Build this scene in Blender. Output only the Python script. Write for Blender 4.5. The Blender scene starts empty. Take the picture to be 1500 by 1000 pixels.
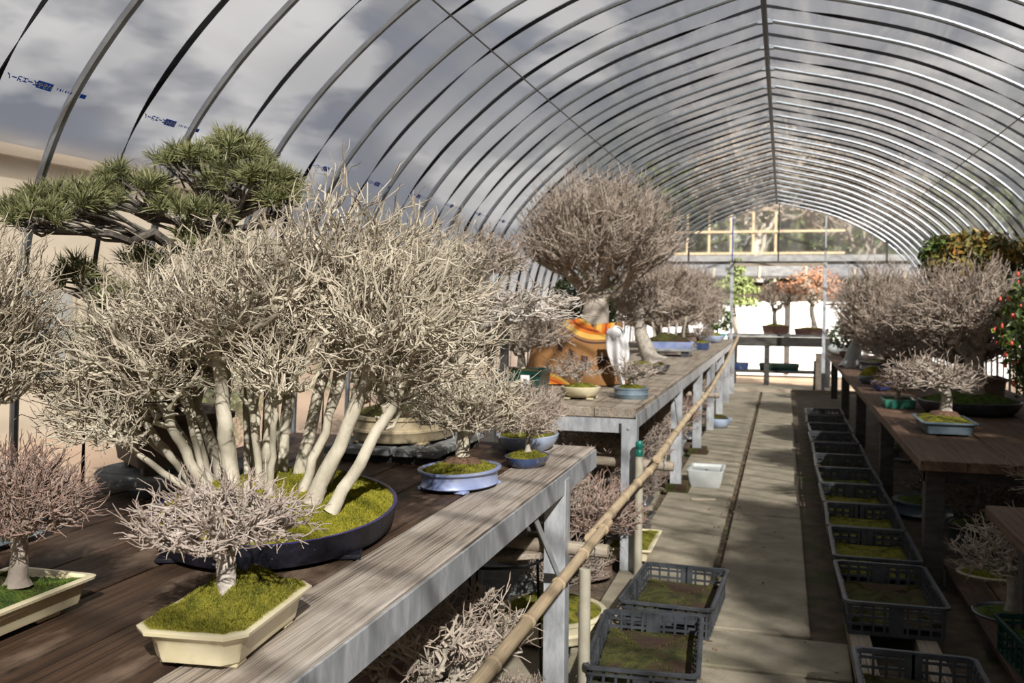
import bpy, bmesh, math, random
import numpy as np
from mathutils import Vector, Matrix

scene = bpy.context.scene
COL = scene.collection
rng = np.random.default_rng(11)
random.seed(5)
PI = math.pi

# ------------------------------------------------------------------ camera
HC = 1.5
yaw, pitch, roll = math.atan(397 / 1400), math.atan(58 / 1400), 0.008
Fw = Vector((-math.sin(yaw) * math.cos(pitch), math.cos(yaw) * math.cos(pitch), -math.sin(pitch)))
R0 = Vector((math.cos(yaw), math.sin(yaw), 0))
U0 = R0.cross(Fw)
Rt = R0 * math.cos(roll) + U0 * math.sin(roll)
Up = U0 * math.cos(roll) - R0 * math.sin(roll)
cam = bpy.data.cameras.new('camera')
cam.sensor_width = 36
cam.lens = 36 * 1400 / 1500
cam.clip_start = 0.05
cam.clip_end = 300
cam.dof.use_dof = True
cam.dof.focus_distance = 2.2
cam.dof.aperture_fstop = 7.0
cam_o = bpy.data.objects.new('camera', cam)
COL.objects.link(cam_o)
mw = Matrix((Rt, Up, -Fw)).transposed().to_4x4()
mw.translation = Vector((0, 0, HC))
cam_o.matrix_world = mw
scene.camera = cam_o

# ------------------------------------------------------------------ world, sun, exposure
scene.view_settings.view_transform = 'Standard'
scene.view_settings.look = 'None'
scene.view_settings.exposure = 0.0
scene.view_settings.gamma = 1
scene.view_settings.use_curve_mapping = False
SUN_DIR = Vector((0.40, -0.70, 0.58)).normalized()      # towards the sun
sun = bpy.data.lights.new('sun', 'SUN')
sun.energy = 15.5
sun.angle = math.radians(1.0)
sun.color = (1.0, 0.94, 0.84)
sun_o = bpy.data.objects.new('sun', sun)
sun_o.rotation_euler = SUN_DIR.to_track_quat('Z', 'Y').to_euler()
COL.objects.link(sun_o)

world = bpy.data.worlds.new('sky')
scene.world = world
world.use_nodes = True
nt = world.node_tree
nt.nodes.clear()
def wn(t, **k):
    n = nt.nodes.new(t)
    for a, b in k.items():
        setattr(n, a, b)
    return n
tc = wn('ShaderNodeTexCoord')
sep = wn('ShaderNodeSeparateXYZ')
nt.links.new(tc.outputs['Generated'], sep.inputs[0])
grad = wn('ShaderNodeValToRGB')
grad.color_ramp.elements[0].position = 0.0
grad.color_ramp.elements[0].color = (0.46, 0.48, 0.52, 1)
grad.color_ramp.elements[1].position = 0.7
grad.color_ramp.elements[1].color = (0.15, 0.20, 0.33, 1)
nt.links.new(sep.outputs['Z'], grad.inputs[0])
mp = wn('ShaderNodeMapping')
mp.inputs['Scale'].default_value = (1.0, 1.0, 2.6)
mp.inputs['Rotation'].default_value = (0.35, -0.2, 0.4)
nt.links.new(tc.outputs['Generated'], mp.inputs[0])
no = wn('ShaderNodeTexNoise')
no.inputs['Scale'].default_value = 5.0
no.inputs['Detail'].default_value = 6
no.inputs['Roughness'].default_value = 0.5
nt.links.new(mp.outputs[0], no.inputs['Vector'])
cr = wn('ShaderNodeValToRGB')
cr.color_ramp.elements[0].position = 0.465
cr.color_ramp.elements[1].position = 0.545
nt.links.new(no.outputs['Fac'], cr.inputs[0])
mx = wn('ShaderNodeMix', data_type='RGBA')
nt.links.new(cr.outputs[0], mx.inputs['Factor'])
nt.links.new(grad.outputs[0], mx.inputs['A'])
mx.inputs['B'].default_value = (1.35, 1.30, 1.22, 1)
bg = wn('ShaderNodeBackground')
bg.inputs['Strength'].default_value = 0.63
nt.links.new(mx.outputs['Result'], bg.inputs[0])
wo = wn('ShaderNodeOutputWorld')
nt.links.new(bg.outputs[0], wo.inputs[0])
scene.cycles.transparent_max_bounces = 24
scene.cycles.max_bounces = 7
scene.cycles.diffuse_bounces = 3
scene.cycles.glossy_bounces = 3
scene.cycles.caustics_reflective = False
scene.cycles.caustics_refractive = False

# ------------------------------------------------------------------ materials
def mat(name, c1, c2=None, scale=8.0, rough=0.6, metal=0.0, bump=0.0, bscale=60.0, stretch=(1, 1, 1), tip=None, spec=0.5, lo=0.35, hi=0.65, c3=None, s3=2.0, lo3=.5, hi3=.62, coat=0.0):
    m = bpy.data.materials.new(name)
    m.use_nodes = True
    t = m.node_tree
    N, L = t.nodes, t.links
    b = N['Principled BSDF']
    b.inputs['Roughness'].default_value = rough
    b.inputs['Metallic'].default_value = metal
    b.inputs['Specular IOR Level'].default_value = spec
    b.inputs['Coat Weight'].default_value = coat
    b.inputs['Coat Roughness'].default_value = 0.15
    tcn = N.new('ShaderNodeTexCoord')
    mpn = N.new('ShaderNodeMapping')
    mpn.inputs['Scale'].default_value = stretch
    L.new(tcn.outputs['Object'], mpn.inputs[0])
    col = None
    if c2 is not None:
        n = N.new('ShaderNodeTexNoise')
        n.inputs['Scale'].default_value = scale
        n.inputs['Detail'].default_value = 7
        n.inputs['Roughness'].default_value = 0.62
        L.new(mpn.outputs[0], n.inputs['Vector'])
        r = N.new('ShaderNodeValToRGB')
        r.color_ramp.elements[0].position = lo
        r.color_ramp.elements[0].color = (*c1, 1)
        r.color_ramp.elements[1].position = hi
        r.color_ramp.elements[1].color = (*c2, 1)
        L.new(n.outputs['Fac'], r.inputs[0])
        col = r.outputs[0]
    else:
        rgb = N.new('ShaderNodeRGB')
        rgb.outputs[0].default_value = (*c1, 1)
        col = rgb.outputs[0]
    if c3 is not None:
        n3 = N.new('ShaderNodeTexNoise')
        n3.inputs['Scale'].default_value = s3
        n3.inputs['Detail'].default_value = 5
        L.new(mpn.outputs[0], n3.inputs['Vector'])
        r3 = N.new('ShaderNodeMapRange')
        r3.inputs['From Min'].default_value = lo3
        r3.inputs['From Max'].default_value = hi3
        L.new(n3.outputs['Fac'], r3.inputs[0])
        m3 = N.new('ShaderNodeMix')
        m3.data_type = 'RGBA'
        L.new(r3.outputs[0], m3.inputs['Factor'])
        L.new(col, m3.inputs['A'])
        m3.inputs['B'].default_value = (*c3, 1)
        col = m3.outputs['Result']
    if tip is not None:
        at = N.new('ShaderNodeAttribute')
        at.attribute_name = 'tip'
        mm = N.new('ShaderNodeMix')
        mm.data_type = 'RGBA'
        L.new(at.outputs['Fac'], mm.inputs['Factor'])
        L.new(col, mm.inputs['A'])
        mm.inputs['B'].default_value = (*tip, 1)
        col = mm.outputs['Result']
    L.new(col, b.inputs['Base Color'])
    if bump:
        nb = N.new('ShaderNodeTexNoise')
        nb.inputs['Scale'].default_value = bscale
        nb.inputs['Detail'].default_value = 4
        L.new(mpn.outputs[0], nb.inputs['Vector'])
        bp = N.new('ShaderNodeBump')
        bp.inputs['Strength'].default_value = bump
        bp.inputs['Distance'].default_value = 0.01
        L.new(nb.outputs['Fac'], bp.inputs['Height'])
        L.new(bp.outputs[0], b.inputs['Normal'])
    return m

def wood_mat(name, ca, cb, cc, rough=0.75, grain=1.0, bump=0.6):
    """weathered board: grain lines run along the object's Y axis"""
    m = bpy.data.materials.new(name)
    m.use_nodes = True
    N, L = m.node_tree.nodes, m.node_tree.links
    b = N['Principled BSDF']
    b.inputs['Roughness'].default_value = rough
    b.inputs['Specular IOR Level'].default_value = 0.35
    tcn = N.new('ShaderNodeTexCoord')
    def noise(sc, scale, detail=5, rough_=0.6, dist=0.0):
        mpn = N.new('ShaderNodeMapping')
        mpn.inputs['Scale'].default_value = sc
        L.new(tcn.outputs['Object'], mpn.inputs[0])
        n = N.new('ShaderNodeTexNoise')
        n.inputs['Scale'].default_value = scale
        n.inputs['Detail'].default_value = detail
        n.inputs['Roughness'].default_value = rough_
        n.inputs['Distortion'].default_value = dist
        L.new(mpn.outputs[0], n.inputs['Vector'])
        return n.outputs['Fac']
    g = noise((60, 0.8, 60), 2.0 * grain, 3, 0.7, 0.15)
    big = noise((7, 0.9, 7), 1.6, 4)
    stain = noise((2.5, 1.0, 2.5), 2.2, 5)
    r = N.new('ShaderNodeValToRGB')
    r.color_ramp.elements[0].position = 0.36
    r.color_ramp.elements[0].color = (*[x * 0.24 for x in ca], 1)
    r.color_ramp.elements[1].position = 0.52
    r.color_ramp.elements[1].color = (*ca, 1)
    L.new(g, r.inputs[0])
    m1 = N.new('ShaderNodeMix')
    m1.data_type = 'RGBA'
    mr = N.new('ShaderNodeMapRange')
    mr.inputs['From Min'].default_value = 0.46
    mr.inputs['From Max'].default_value = 0.66
    mr.inputs['To Max'].default_value = 0.75
    L.new(big, mr.inputs[0])
    L.new(mr.outputs[0], m1.inputs['Factor'])
    L.new(r.outputs[0], m1.inputs['A'])
    m1.inputs['B'].default_value = (*cb, 1)
    m2 = N.new('ShaderNodeMix')
    m2.data_type = 'RGBA'
    mr2 = N.new('ShaderNodeMapRange')
    mr2.inputs['From Min'].default_value = 0.54
    mr2.inputs['From Max'].default_value = 0.70
    mr2.inputs['To Max'].default_value = 0.8
    L.new(stain, mr2.inputs[0])
    L.new(mr2.outputs[0], m2.inputs['Factor'])
    L.new(m1.outputs['Result'], m2.inputs['A'])
    m2.inputs['B'].default_value = (*cc, 1)
    L.new(m2.outputs['Result'], b.inputs['Base Color'])
    bp = N.new('ShaderNodeBump')
    bp.inputs['Strength'].default_value = bump
    bp.inputs['Distance'].default_value = 0.006
    L.new(g, bp.inputs['Height'])
    L.new(bp.outputs[0], b.inputs['Normal'])
    return m

def film_mat(name, scatter=0.34, tint=(0.84, 0.86, 0.92), streak=(1.0, 0.10, 1.0), dirt=(0.50, 0.49, 0.47), haze=0.45):
    """dusty plastic sheet: mostly see-through, partly scattering, a little gloss"""
    m = bpy.data.materials.new(name)
    m.use_nodes = True
    N, L = m.node_tree.nodes, m.node_tree.links
    N.clear()
    out = N.new('ShaderNodeOutputMaterial')
    tcn = N.new('ShaderNodeTexCoord')
    mpn = N.new('ShaderNodeMapping')
    mpn.inputs['Scale'].default_value = streak
    L.new(tcn.outputs['Object'], mpn.inputs[0])
    n = N.new('ShaderNodeTexNoise')
    n.inputs['Scale'].default_value = 5.0
    n.inputs['Detail'].default_value = 8
    n.inputs['Roughness'].default_value = 0.65
    n.inputs['Distortion'].default_value = 0.6
    L.new(mpn.outputs[0], n.inputs['Vector'])
    mr = N.new('ShaderNodeMapRange')
    mr.inputs['From Min'].default_value = 0.3
    mr.inputs['From Max'].default_value = 0.7
    mr.inputs['To Min'].default_value = scatter * 0.25
    mr.inputs['To Max'].default_value = scatter * 1.9
    L.new(n.outputs['Fac'], mr.inputs[0])
    tr = N.new('ShaderNodeBsdfTransparent')
    tr.inputs[0].default_value = (*tint, 1)
    tl = N.new('ShaderNodeBsdfTranslucent')
    tl.inputs[0].default_value = (*dirt, 1)
    df = N.new('ShaderNodeBsdfDiffuse')
    df.inputs[0].default_value = (*dirt, 1)
    ms = N.new('ShaderNodeMixShader')
    ms.inputs[0].default_value = 0.42
    L.new(tl.outputs[0], ms.inputs[1])
    L.new(df.outputs[0], ms.inputs[2])
    m1 = N.new('ShaderNodeMixShader')
    L.new(mr.outputs[0], m1.inputs[0])
    L.new(tr.outputs[0], m1.inputs[1])
    L.new(ms.outputs[0], m1.inputs[2])
    rf_ = N.new('ShaderNodeBsdfRefraction')
    rf_.inputs['IOR'].default_value = 1.03
    rf_.inputs['Roughness'].default_value = 0.42
    rf_.inputs[0].default_value = (*tint, 1)
    m0 = N.new('ShaderNodeMixShader')
    m0.inputs[0].default_value = haze
    L.new(tr.outputs[0], m0.inputs[1])
    L.new(rf_.outputs[0], m0.inputs[2])
    L.new(m0.outputs[0], m1.inputs[1])
    gl = N.new('ShaderNodeBsdfGlossy')
    gl.inputs['Roughness'].default_value = 0.22
    gl.inputs[0].default_value = (0.9, 0.92, 0.95, 1)
    n2 = N.new('ShaderNodeTexNoise')
    n2.inputs['Scale'].default_value = 9.0
    n2.inputs['Detail'].default_value = 3
    L.new(mpn.outputs[0], n2.inputs['Vector'])
    bp = N.new('ShaderNodeBump')
    bp.inputs['Strength'].default_value = 0.5
    bp.inputs['Distance'].default_value = 0.03
    L.new(n2.outputs['Fac'], bp.inputs['Height'])
    L.new(bp.outputs[0], gl.inputs['Normal'])
    m2 = N.new('ShaderNodeMixShader')
    m2.inputs[0].default_value = 0.055
    L.new(m1.outputs[0], m2.inputs[1])
    L.new(gl.outputs[0], m2.inputs[2])
    L.new(m2.outputs[0], out.inputs[0])
    return m

MT = dict(
    bark_pale=mat('pale maple bark', (0.40, 0.36, 0.27), (0.62, 0.57, 0.45), 14, 0.75, bump=0.5, bscale=40, tip=(0.42, 0.34, 0.25), stretch=(1, 1, .5)),
    bark_grey=mat('grey bark', (0.25, 0.22, 0.18), (0.52, 0.47, 0.40), 22, 0.8, bump=0.7, bscale=60, tip=(0.40, 0.29, 0.22)),
    bark_white=mat('whitish bark', (0.42, 0.39, 0.33), (0.66, 0.63, 0.56), 20, 0.75, bump=0.4, tip=(0.46, 0.36, 0.30)),
    bark_pink=mat('pinkish grey bark', (0.32, 0.28, 0.24), (0.58, 0.52, 0.46), 40, 0.75, bump=0.5, bscale=70, tip=(0.42, 0.32, 0.26)),
    bark_rose=mat('rosy brown bark', (0.30, 0.25, 0.21), (0.42, 0.36, 0.30), 24, 0.8, bump=0.5, tip=(0.30, 0.15, 0.11)),
    bark_far=mat('fawn bark', (0.34, 0.30, 0.24), (0.52, 0.46, 0.38), 10, 0.8, bump=0.4, tip=(0.38, 0.28, 0.22)),
    bark_dark=mat('dark pine bark', (0.045, 0.038, 0.03), (0.16, 0.14, 0.12), 25, 0.9, bump=1.0, bscale=40, tip=(0.22, 0.20, 0.17)),
    bark_dim=mat('dull brown bark', (0.16, 0.135, 0.11), (0.34, 0.30, 0.25), 18, 0.8, bump=0.6, tip=(0.30, 0.22, 0.18)),
    moss=mat('bright moss', (0.065, 0.08, 0.010), (0.24, 0.22, 0.025), 30, 0.9, bump=0.8, bscale=160, tip=(0.36, 0.33, 0.05), c3=(0.06, 0.045, 0.02), s3=13, lo3=.56, hi3=.68, spec=.2),
    moss_gold=mat('golden moss', (0.09, 0.10, 0.010), (0.31, 0.28, 0.025), 14, 0.9, bump=0.8, bscale=160, tip=(0.42, 0.39, 0.05), spec=.2),
    moss_green=mat('green moss', (0.035, 0.065, 0.012), (0.13, 0.18, 0.03), 26, 0.9, bump=0.8, bscale=140, tip=(0.16, 0.24, 0.04), c3=(0.06, 0.035, 0.02), s3=10, lo3=.58, hi3=.68, spec=.2),
    moss_dark=mat('mossy dark soil', (0.025, 0.027, 0.010), (0.085, 0.085, 0.022), 14, 0.95, bump=0.9, bscale=70, tip=(0.16, 0.16, 0.04), c3=(0.05, 0.03, 0.02), s3=7, lo3=.48, hi3=.6, spec=.2),
    soil=mat('bare soil', (0.06, 0.035, 0.022), (0.20, 0.11, 0.06), 60, 0.95, bump=1.0, bscale=120),
    cream=mat('cream glaze', (0.66, 0.58, 0.36), (0.76, 0.69, 0.48), 9, 0.32, bump=0.08, bscale=20, c3=(0.35, 0.29, 0.18), s3=13, lo3=.62, hi3=.78, coat=.3),
    navy=mat('navy glaze', (0.004, 0.004, 0.007), (0.014, 0.014, 0.022), 22, 0.5, bump=0.3, bscale=50, c3=(0.30, 0.30, 0.32), s3=60, lo3=.70, hi3=.78, spec=.3),
    navy_rim=mat('bare navy rim', (0.02, 0.015, 0.16), (0.05, 0.04, 0.10), 12, 0.35, coat=.3),
    blue=mat('powder blue glaze', (0.22, 0.29, 0.55), (0.36, 0.42, 0.62), 10, 0.3, bump=0.08, c3=(0.42, 0.36, 0.26), s3=9, lo3=.6, hi3=.75, coat=.3),
    pale_blue=mat('pale blue glaze', (0.34, 0.43, 0.62), (0.46, 0.54, 0.70), 10, 0.3, coat=.3),
    indigo=mat('indigo glaze', (0.02, 0.035, 0.10), (0.05, 0.08, 0.18), 14, 0.28, c3=(0.25, 0.26, 0.27), s3=18, lo3=.62, hi3=.72, coat=.4),
    slate=mat('slate blue glaze', (0.10, 0.15, 0.19), (0.20, 0.26, 0.30), 14, 0.3, coat=.3),
    tan=mat('tan unglazed clay', (0.33, 0.26, 0.15), (0.48, 0.40, 0.26), 9, 0.45, bump=0.15, c3=(0.16, 0.12, 0.08), s3=5, lo3=.58, hi3=.75, coat=.2),
    brown_clay=mat('brown unglazed clay', (0.09, 0.06, 0.045), (0.17, 0.12, 0.09), 8, 0.6, bump=0.2),
    red_clay=mat('reddish clay', (0.22, 0.12, 0.09), (0.32, 0.19, 0.15), 8, 0.6, bump=0.2),
    dark_green=mat('dark green glaze', (0.006, 0.035, 0.028), (0.015, 0.07, 0.055), 8, 0.25, coat=.4),
    jade=mat('jade glaze', (0.03, 0.16, 0.11), (0.06, 0.25, 0.18), 9, 0.3, coat=.3),
    teal=mat('teal glaze', (0.03, 0.30, 0.33), (0.06, 0.40, 0.42), 9, 0.3, coat=.3),
    cobalt=mat('cobalt glaze', (0.02, 0.05, 0.30), (0.05, 0.10, 0.45), 9, 0.25, coat=.4),
    charcoal=mat('charcoal pottery', (0.025, 0.028, 0.035), (0.07, 0.075, 0.085), 9, 0.35, coat=.3),
    lavender=mat('lavender glaze', (0.30, 0.32, 0.48), (0.40, 0.42, 0.58), 8, 0.3, coat=.3),
    grey_stone=mat('grey weathered slab', (0.14, 0.15, 0.15), (0.32, 0.33, 0.32), 12, 0.7, bump=0.5, bscale=40, stretch=(1, 3, 3)),
    white_plastic=mat('white plastic', (0.40, 0.43, 0.42), (0.50, 0.52, 0.50), 5, 0.5),
    steel=mat('galvanized steel', (0.36, 0.38, 0.40), (0.58, 0.60, 0.62), 30, 0.42, metal=0.3, bump=0.06, bscale=90, stretch=(1, 1, .35), c3=(0.33, 0.35, 0.37), s3=9, lo3=.5, hi3=.66),
    hoop=mat('dull grey pipe', (0.24, 0.26, 0.28), (0.33, 0.36, 0.39), 10, 0.45, metal=0.92),
    hoop_dark=mat('blackened pipe', (0.03, 0.03, 0.03), (0.06, 0.06, 0.06), 10, 0.5, metal=0.3),
    strap=mat('black strap', (0.004, 0.004, 0.005), None, rough=0.6, spec=.15),
    wire=mat('dark wire', (0.10, 0.09, 0.08), None, rough=0.5, metal=0.5),
    ink=mat('blue ink', (0.02, 0.10, 0.50), None, rough=0.6),
    concrete=mat('concrete slab', (0.20, 0.175, 0.125), (0.34, 0.30, 0.22), 5, 0.85, bump=0.35, bscale=120, c3=(0.13, 0.12, 0.07), s3=2.2, lo3=.52, hi3=.72),
    earth=mat('damp earth', (0.045, 0.032, 0.022), (0.13, 0.095, 0.06), 9, 0.95, bump=1.0, bscale=50, c3=(0.05, 0.055, 0.015), s3=2.5, lo3=.52, hi3=.65),
    crate=mat('grey black crate plastic', (0.030, 0.034, 0.040), (0.065, 0.070, 0.078), 12, 0.45),
    bamboo=mat('dry bamboo', (0.42, 0.31, 0.18), (0.60, 0.48, 0.32), 9, 0.5, bump=0.15, stretch=(30, 1, 30), c3=(0.25, 0.17, 0.10), s3=.6, lo3=.55, hi3=.7),
    pvc=mat('old pvc pipe', (0.36, 0.33, 0.25), (0.48, 0.45, 0.36), 6, 0.5, c3=(0.22, 0.19, 0.12), s3=6, lo3=.55, hi3=.7),
    tape=mat('green tape', (0.01, 0.16, 0.12), (0.02, 0.24, 0.18), 20, 0.35),
    needle=mat('pine needles', (0.10, 0.125, 0.045), (0.20, 0.21, 0.085), 6, 0.5, tip=(0.36, 0.33, 0.16)),
    white_cloth=mat('white cotton cloth', (0.60, 0.59, 0.58), (0.68, 0.67, 0.66), 6, 0.85, bump=0.2, bscale=30),
    plaster=mat('white plaster', (0.78, 0.77, 0.74), (0.86, 0.85, 0.82), 4, 0.9),
    roof_wood=mat('grey weathered roof timber', (0.10, 0.10, 0.105), (0.20, 0.20, 0.20), 6, 0.8, bump=0.4),
    black_metal=mat('black metal', (0.012, 0.012, 0.013), None, rough=0.4, metal=.4),
    dark_timber=mat('dark timber', (0.03, 0.028, 0.025), (0.075, 0.07, 0.06), 8, 0.75, bump=0.4, stretch=(1, 4, 4)),
    grey_timber=mat('grey driftwood', (0.28, 0.23, 0.17), (0.46, 0.39, 0.30), 8, 0.8, bump=0.5, stretch=(1, 8, 8)),
    label=mat('white plastic label', (0.85, 0.85, 0.83), None, rough=.5),
    black_ink=mat('black ink', (0.02, 0.02, 0.02), None, rough=.7),
    house=mat('cream house wall', (0.36, 0.31, 0.23), (0.46, 0.40, 0.31), 1.2, 0.9),
    ground_out=mat('tan ground', (0.26, 0.17, 0.11), (0.36, 0.26, 0.18), 1.5, 0.95, bump=.4, bscale=20),
)
MT['wood_pale'] = wood_mat('pale weathered board', (0.38, 0.32, 0.26), (0.54, 0.49, 0.43), (0.15, 0.10, 0.07), bump=1.0)
MT['wood_wet'] = wood_mat('dark brown board', (0.075, 0.042, 0.024), (0.030, 0.018, 0.012), (0.26, 0.185, 0.13), rough=0.6, bump=.9)
MT['wood_red'] = wood_mat('reddish old board', (0.13, 0.075, 0.045), (0.08, 0.048, 0.032), (0.22, 0.15, 0.09))
MT['wood_grey'] = wood_mat('grey brown board', (0.34, 0.28, 0.21), (0.38, 0.33, 0.27), (0.16, 0.11, 0.075))
ink = MT['ink'].node_tree
_tl = ink.nodes.new('ShaderNodeBsdfTranslucent'); _tl.inputs[0].default_value = (.02, .13, .75, 1)
_mx = ink.nodes.new('ShaderNodeMixShader'); _mx.inputs[0].default_value = .6
ink.links.new(ink.nodes['Principled BSDF'].outputs[0], _mx.inputs[1]); ink.links.new(_tl.outputs[0], _mx.inputs[2])
ink.links.new(_mx.outputs[0], ink.nodes['Material Output'].inputs[0])
MT['film'] = film_mat('greenhouse film', 0.17)
MT['film_end'] = film_mat('clear wrinkled end film', 0.20, (0.93, 0.94, 0.94), (1, 1, .25), haze=.3)

# ------------------------------------------------------------------ mesh helpers
def unit(v):
    v = np.asarray(v, float)
    return v / np.maximum(np.linalg.norm(v, axis=-1, keepdims=True), 1e-9)

def raw_mesh(name, verts, faces_list, smooth=True, tip=None):
    """faces_list: int arrays of shape (n,3) and/or (n,4)"""
    me = bpy.data.meshes.new(name)
    verts = np.asarray(verts, np.float32)
    me.vertices.add(len(verts))
    me.vertices.foreach_set('co', verts.ravel())
    faces_list = [np.asarray(f, np.int32) for f in faces_list if len(f)]
    idx = np.concatenate([f.ravel() for f in faces_list])
    sizes = np.concatenate([np.full(len(f), f.shape[1], np.int32) for f in faces_list])
    starts = np.concatenate([[0], np.cumsum(sizes)[:-1]]).astype(np.int32)
    me.loops.add(len(idx))
    me.loops.foreach_set('vertex_index', idx)
    me.polygons.add(len(sizes))
    me.polygons.foreach_set('loop_start', starts)
    me.polygons.foreach_set('use_smooth', np.full(len(sizes), smooth))
    if tip is not None:
        a = me.attributes.new('tip', 'FLOAT', 'POINT')
        a.data.foreach_set('value', np.asarray(tip, np.float32))
    me.update(calc_edges=True)
    me.validate()
    return me

def link(name, me, material, parent=None, loc=None, label=None, kind=None):
    o = bpy.data.objects.new(name, me)
    if material is not None and not me.materials:
        me.materials.append(material if not isinstance(material, str) else MT[material])
    COL.objects.link(o)
    if parent is not None:
        o.parent = parent
    if loc is not None:
        o.location = loc
    if label:
        o['label'] = label
    if kind:
        o['kind'] = kind
    return o

def thing(name, label, cat, loc=(0, 0, 0), group=None):
    o = bpy.data.objects.new(name, None)
    o.empty_display_size = 0.1
    COL.objects.link(o)
    o.location = loc
    o['label'] = label
    o['category'] = cat
    if group:
        o['group'] = group
    return o

def struct(name, me, material, parent=None):
    o = link(name, me, material, parent)
    if parent is None:
        o['kind'] = 'structure'
    return o

class MB:
    """collects quads and triangles for one mesh"""
    def __init__(s):
        s.v, s.q, s.t, s.n, s.tip = [], [], [], 0, []
    def add(s, v, q=None, t=None, tip=0.0):
        v = np.asarray(v, float)
        s.v.append(v)
        s.tip.append(np.broadcast_to(np.asarray(tip, float), (len(v),)))
        if q is not None and len(q):
            s.q.append(np.asarray(q, int) + s.n)
        if t is not None and len(t):
            s.t.append(np.asarray(t, int) + s.n)
        s.n += len(v)
        return s
    def box(s, c, d, rz=0.0, b=0.0, M=None):
        """box centred at c with full sizes d; b cuts the edges along the longest run"""
        hx, hy, hz = d[0] / 2, d[1] / 2, d[2] / 2
        if b <= 0:
            v = np.array([[x, y, z] for z in (-hz, hz) for y in (-hy, hy) for x in (-hx, hx)])
            q = [[0, 2, 3, 1], [4, 5, 7, 6], [0, 1, 5, 4], [2, 6, 7, 3], [0, 4, 6, 2], [1, 3, 7, 5]]
            t = []
        else:
            b = min(b, hx * .9, hy * .9, hz * .9)
            v, ix = [], {}
            for sx in (-1, 1):
                for sy in (-1, 1):
                    for sz in (-1, 1):
                        for ax in range(3):
                            p = [sx * (hx - b), sy * (hy - b), sz * (hz - b)]
                            p[ax] += (sx, sy, sz)[ax] * b
                            ix[(sx, sy, sz, ax)] = len(v)
                            v.append(p)
            q, t = [], []
            for ax in range(3):
                o1, o2 = (ax + 1) % 3, (ax + 2) % 3
                for sg in (-1, 1):
                    f = []
                    for a1, a2 in ((-1, -1), (1, -1), (1, 1), (-1, 1)):
                        k = [0, 0, 0]
                        k[ax], k[o1], k[o2] = sg, a1, a2
                        f.append(ix[(*k, ax)])
                    q.append(f if sg > 0 else f[::-1])
                for a1 in (-1, 1):
                    for a2 in (-1, 1):
                        ka, kb = [0, 0, 0], [0, 0, 0]
                        ka[o1] = kb[o1] = a1
                        ka[o2] = kb[o2] = a2
                        ka[ax], kb[ax] = -1, 1
                        f = [ix[(*ka, o1)], ix[(*kb, o1)], ix[(*kb, o2)], ix[(*ka, o2)]]
                        q.append(f if a1 * a2 < 0 else f[::-1])
            for sx in (-1, 1):
                for sy in (-1, 1):
                    for sz in (-1, 1):
                        f = [ix[(sx, sy, sz, a)] for a in range(3)]
                        t.append(f if sx * sy * sz > 0 else f[::-1])
            v = np.array(v)
        if M is not None:
            v = v @ np.asarray(M).T
        elif rz:
            c_, s_ = math.cos(rz), math.sin(rz)
            v = v @ np.array([[c_, -s_, 0], [s_, c_, 0], [0, 0, 1]]).T
        return s.add(v + np.asarray(c, float), q, t)
    def bar(s, a, b, w, h, up=(0, 0, 1), bev=0.0):
        a, b = np.asarray(a, float), np.asarray(b, float)
        y = unit(b - a)
        x = unit(np.cross(y, up))
        z = np.cross(x, y)
        return s.box((a + b) / 2, (w, np.linalg.norm(b - a), h), M=np.stack([x, y, z], 1), b=bev)
    def loft(s, rings, cap0=True, cap1=True, close=True, tip=0.0):
        """rings: (R,M,3)"""
        rings = np.asarray(rings, float)
        R, M_ = rings.shape[:2]
        v = rings.reshape(-1, 3)
        m2 = M_ if close else M_ - 1
        i = np.arange(m2)
        j = (i + 1) % M_
        q = np.concatenate([np.stack([r * M_ + i, r * M_ + j, (r + 1) * M_ + j, (r + 1) * M_ + i], 1) for r in range(R - 1)])
        t = []
        ex = []
        for flag, r in ((cap0, 0), (cap1, R - 1)):
            if flag:
                ex.append(rings[r].mean(0))
                ci = len(v) + len(ex) - 1
                t.append(np.stack([np.full(m2, ci), r * M_ + j, r * M_ + i] if r == 0 else [np.full(m2, ci), r * M_ + i, r * M_ + j], 1))
        if ex:
            v = np.concatenate([v, np.array(ex)])
            t = np.concatenate(t)
        return s.add(v, q, t, tip)
    def tube(s, pts, r, S=8, cap=True):
        pts = np.asarray(pts, float)
        r = np.broadcast_to(np.asarray(r, float), (len(pts),))
        T = unit(np.gradient(pts, axis=0))
        m = T.mean(0)
        ref = np.zeros(3)
        ref[np.argmin(np.abs(m))] = 1
        n1 = unit(np.cross(T, ref))
        n2 = np.cross(T, n1)
        a = np.arange(S) * 2 * PI / S
        rings = pts[:, None] + r[:, None, None] * (n1[:, None] * np.cos(a)[None, :, None] + n2[:, None] * np.sin(a)[None, :, None])
        return s.loft(rings, cap, cap)
    def build(s, name, material, parent=None, smooth=False, loc=None, label=None, kind=None, tips=False):
        me = raw_mesh(name, np.concatenate(s.v), [np.concatenate(x) for x in (s.q, s.t) if x], smooth, np.concatenate(s.tip) if tips else None)
        if smooth:
            me.set_sharp_from_angle(angle=math.radians(42))
        return link(name, me, material, parent, loc, label, kind)

def fn(p, f=1.0, seed=0):
    """cheap smooth noise in about -1..1 for points (N,3) or (N,2)"""
    p = np.asarray(p, float)
    g = np.random.default_rng(seed)
    d = p.shape[-1]
    o = 0
    for k in range(5):
        w = g.normal(size=d) * f * (1 + .55 * k)
        o = o + np.sin(p @ w + g.uniform(0, 6.28)) / (1 + .5 * k)
    return o / 2.6

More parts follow.
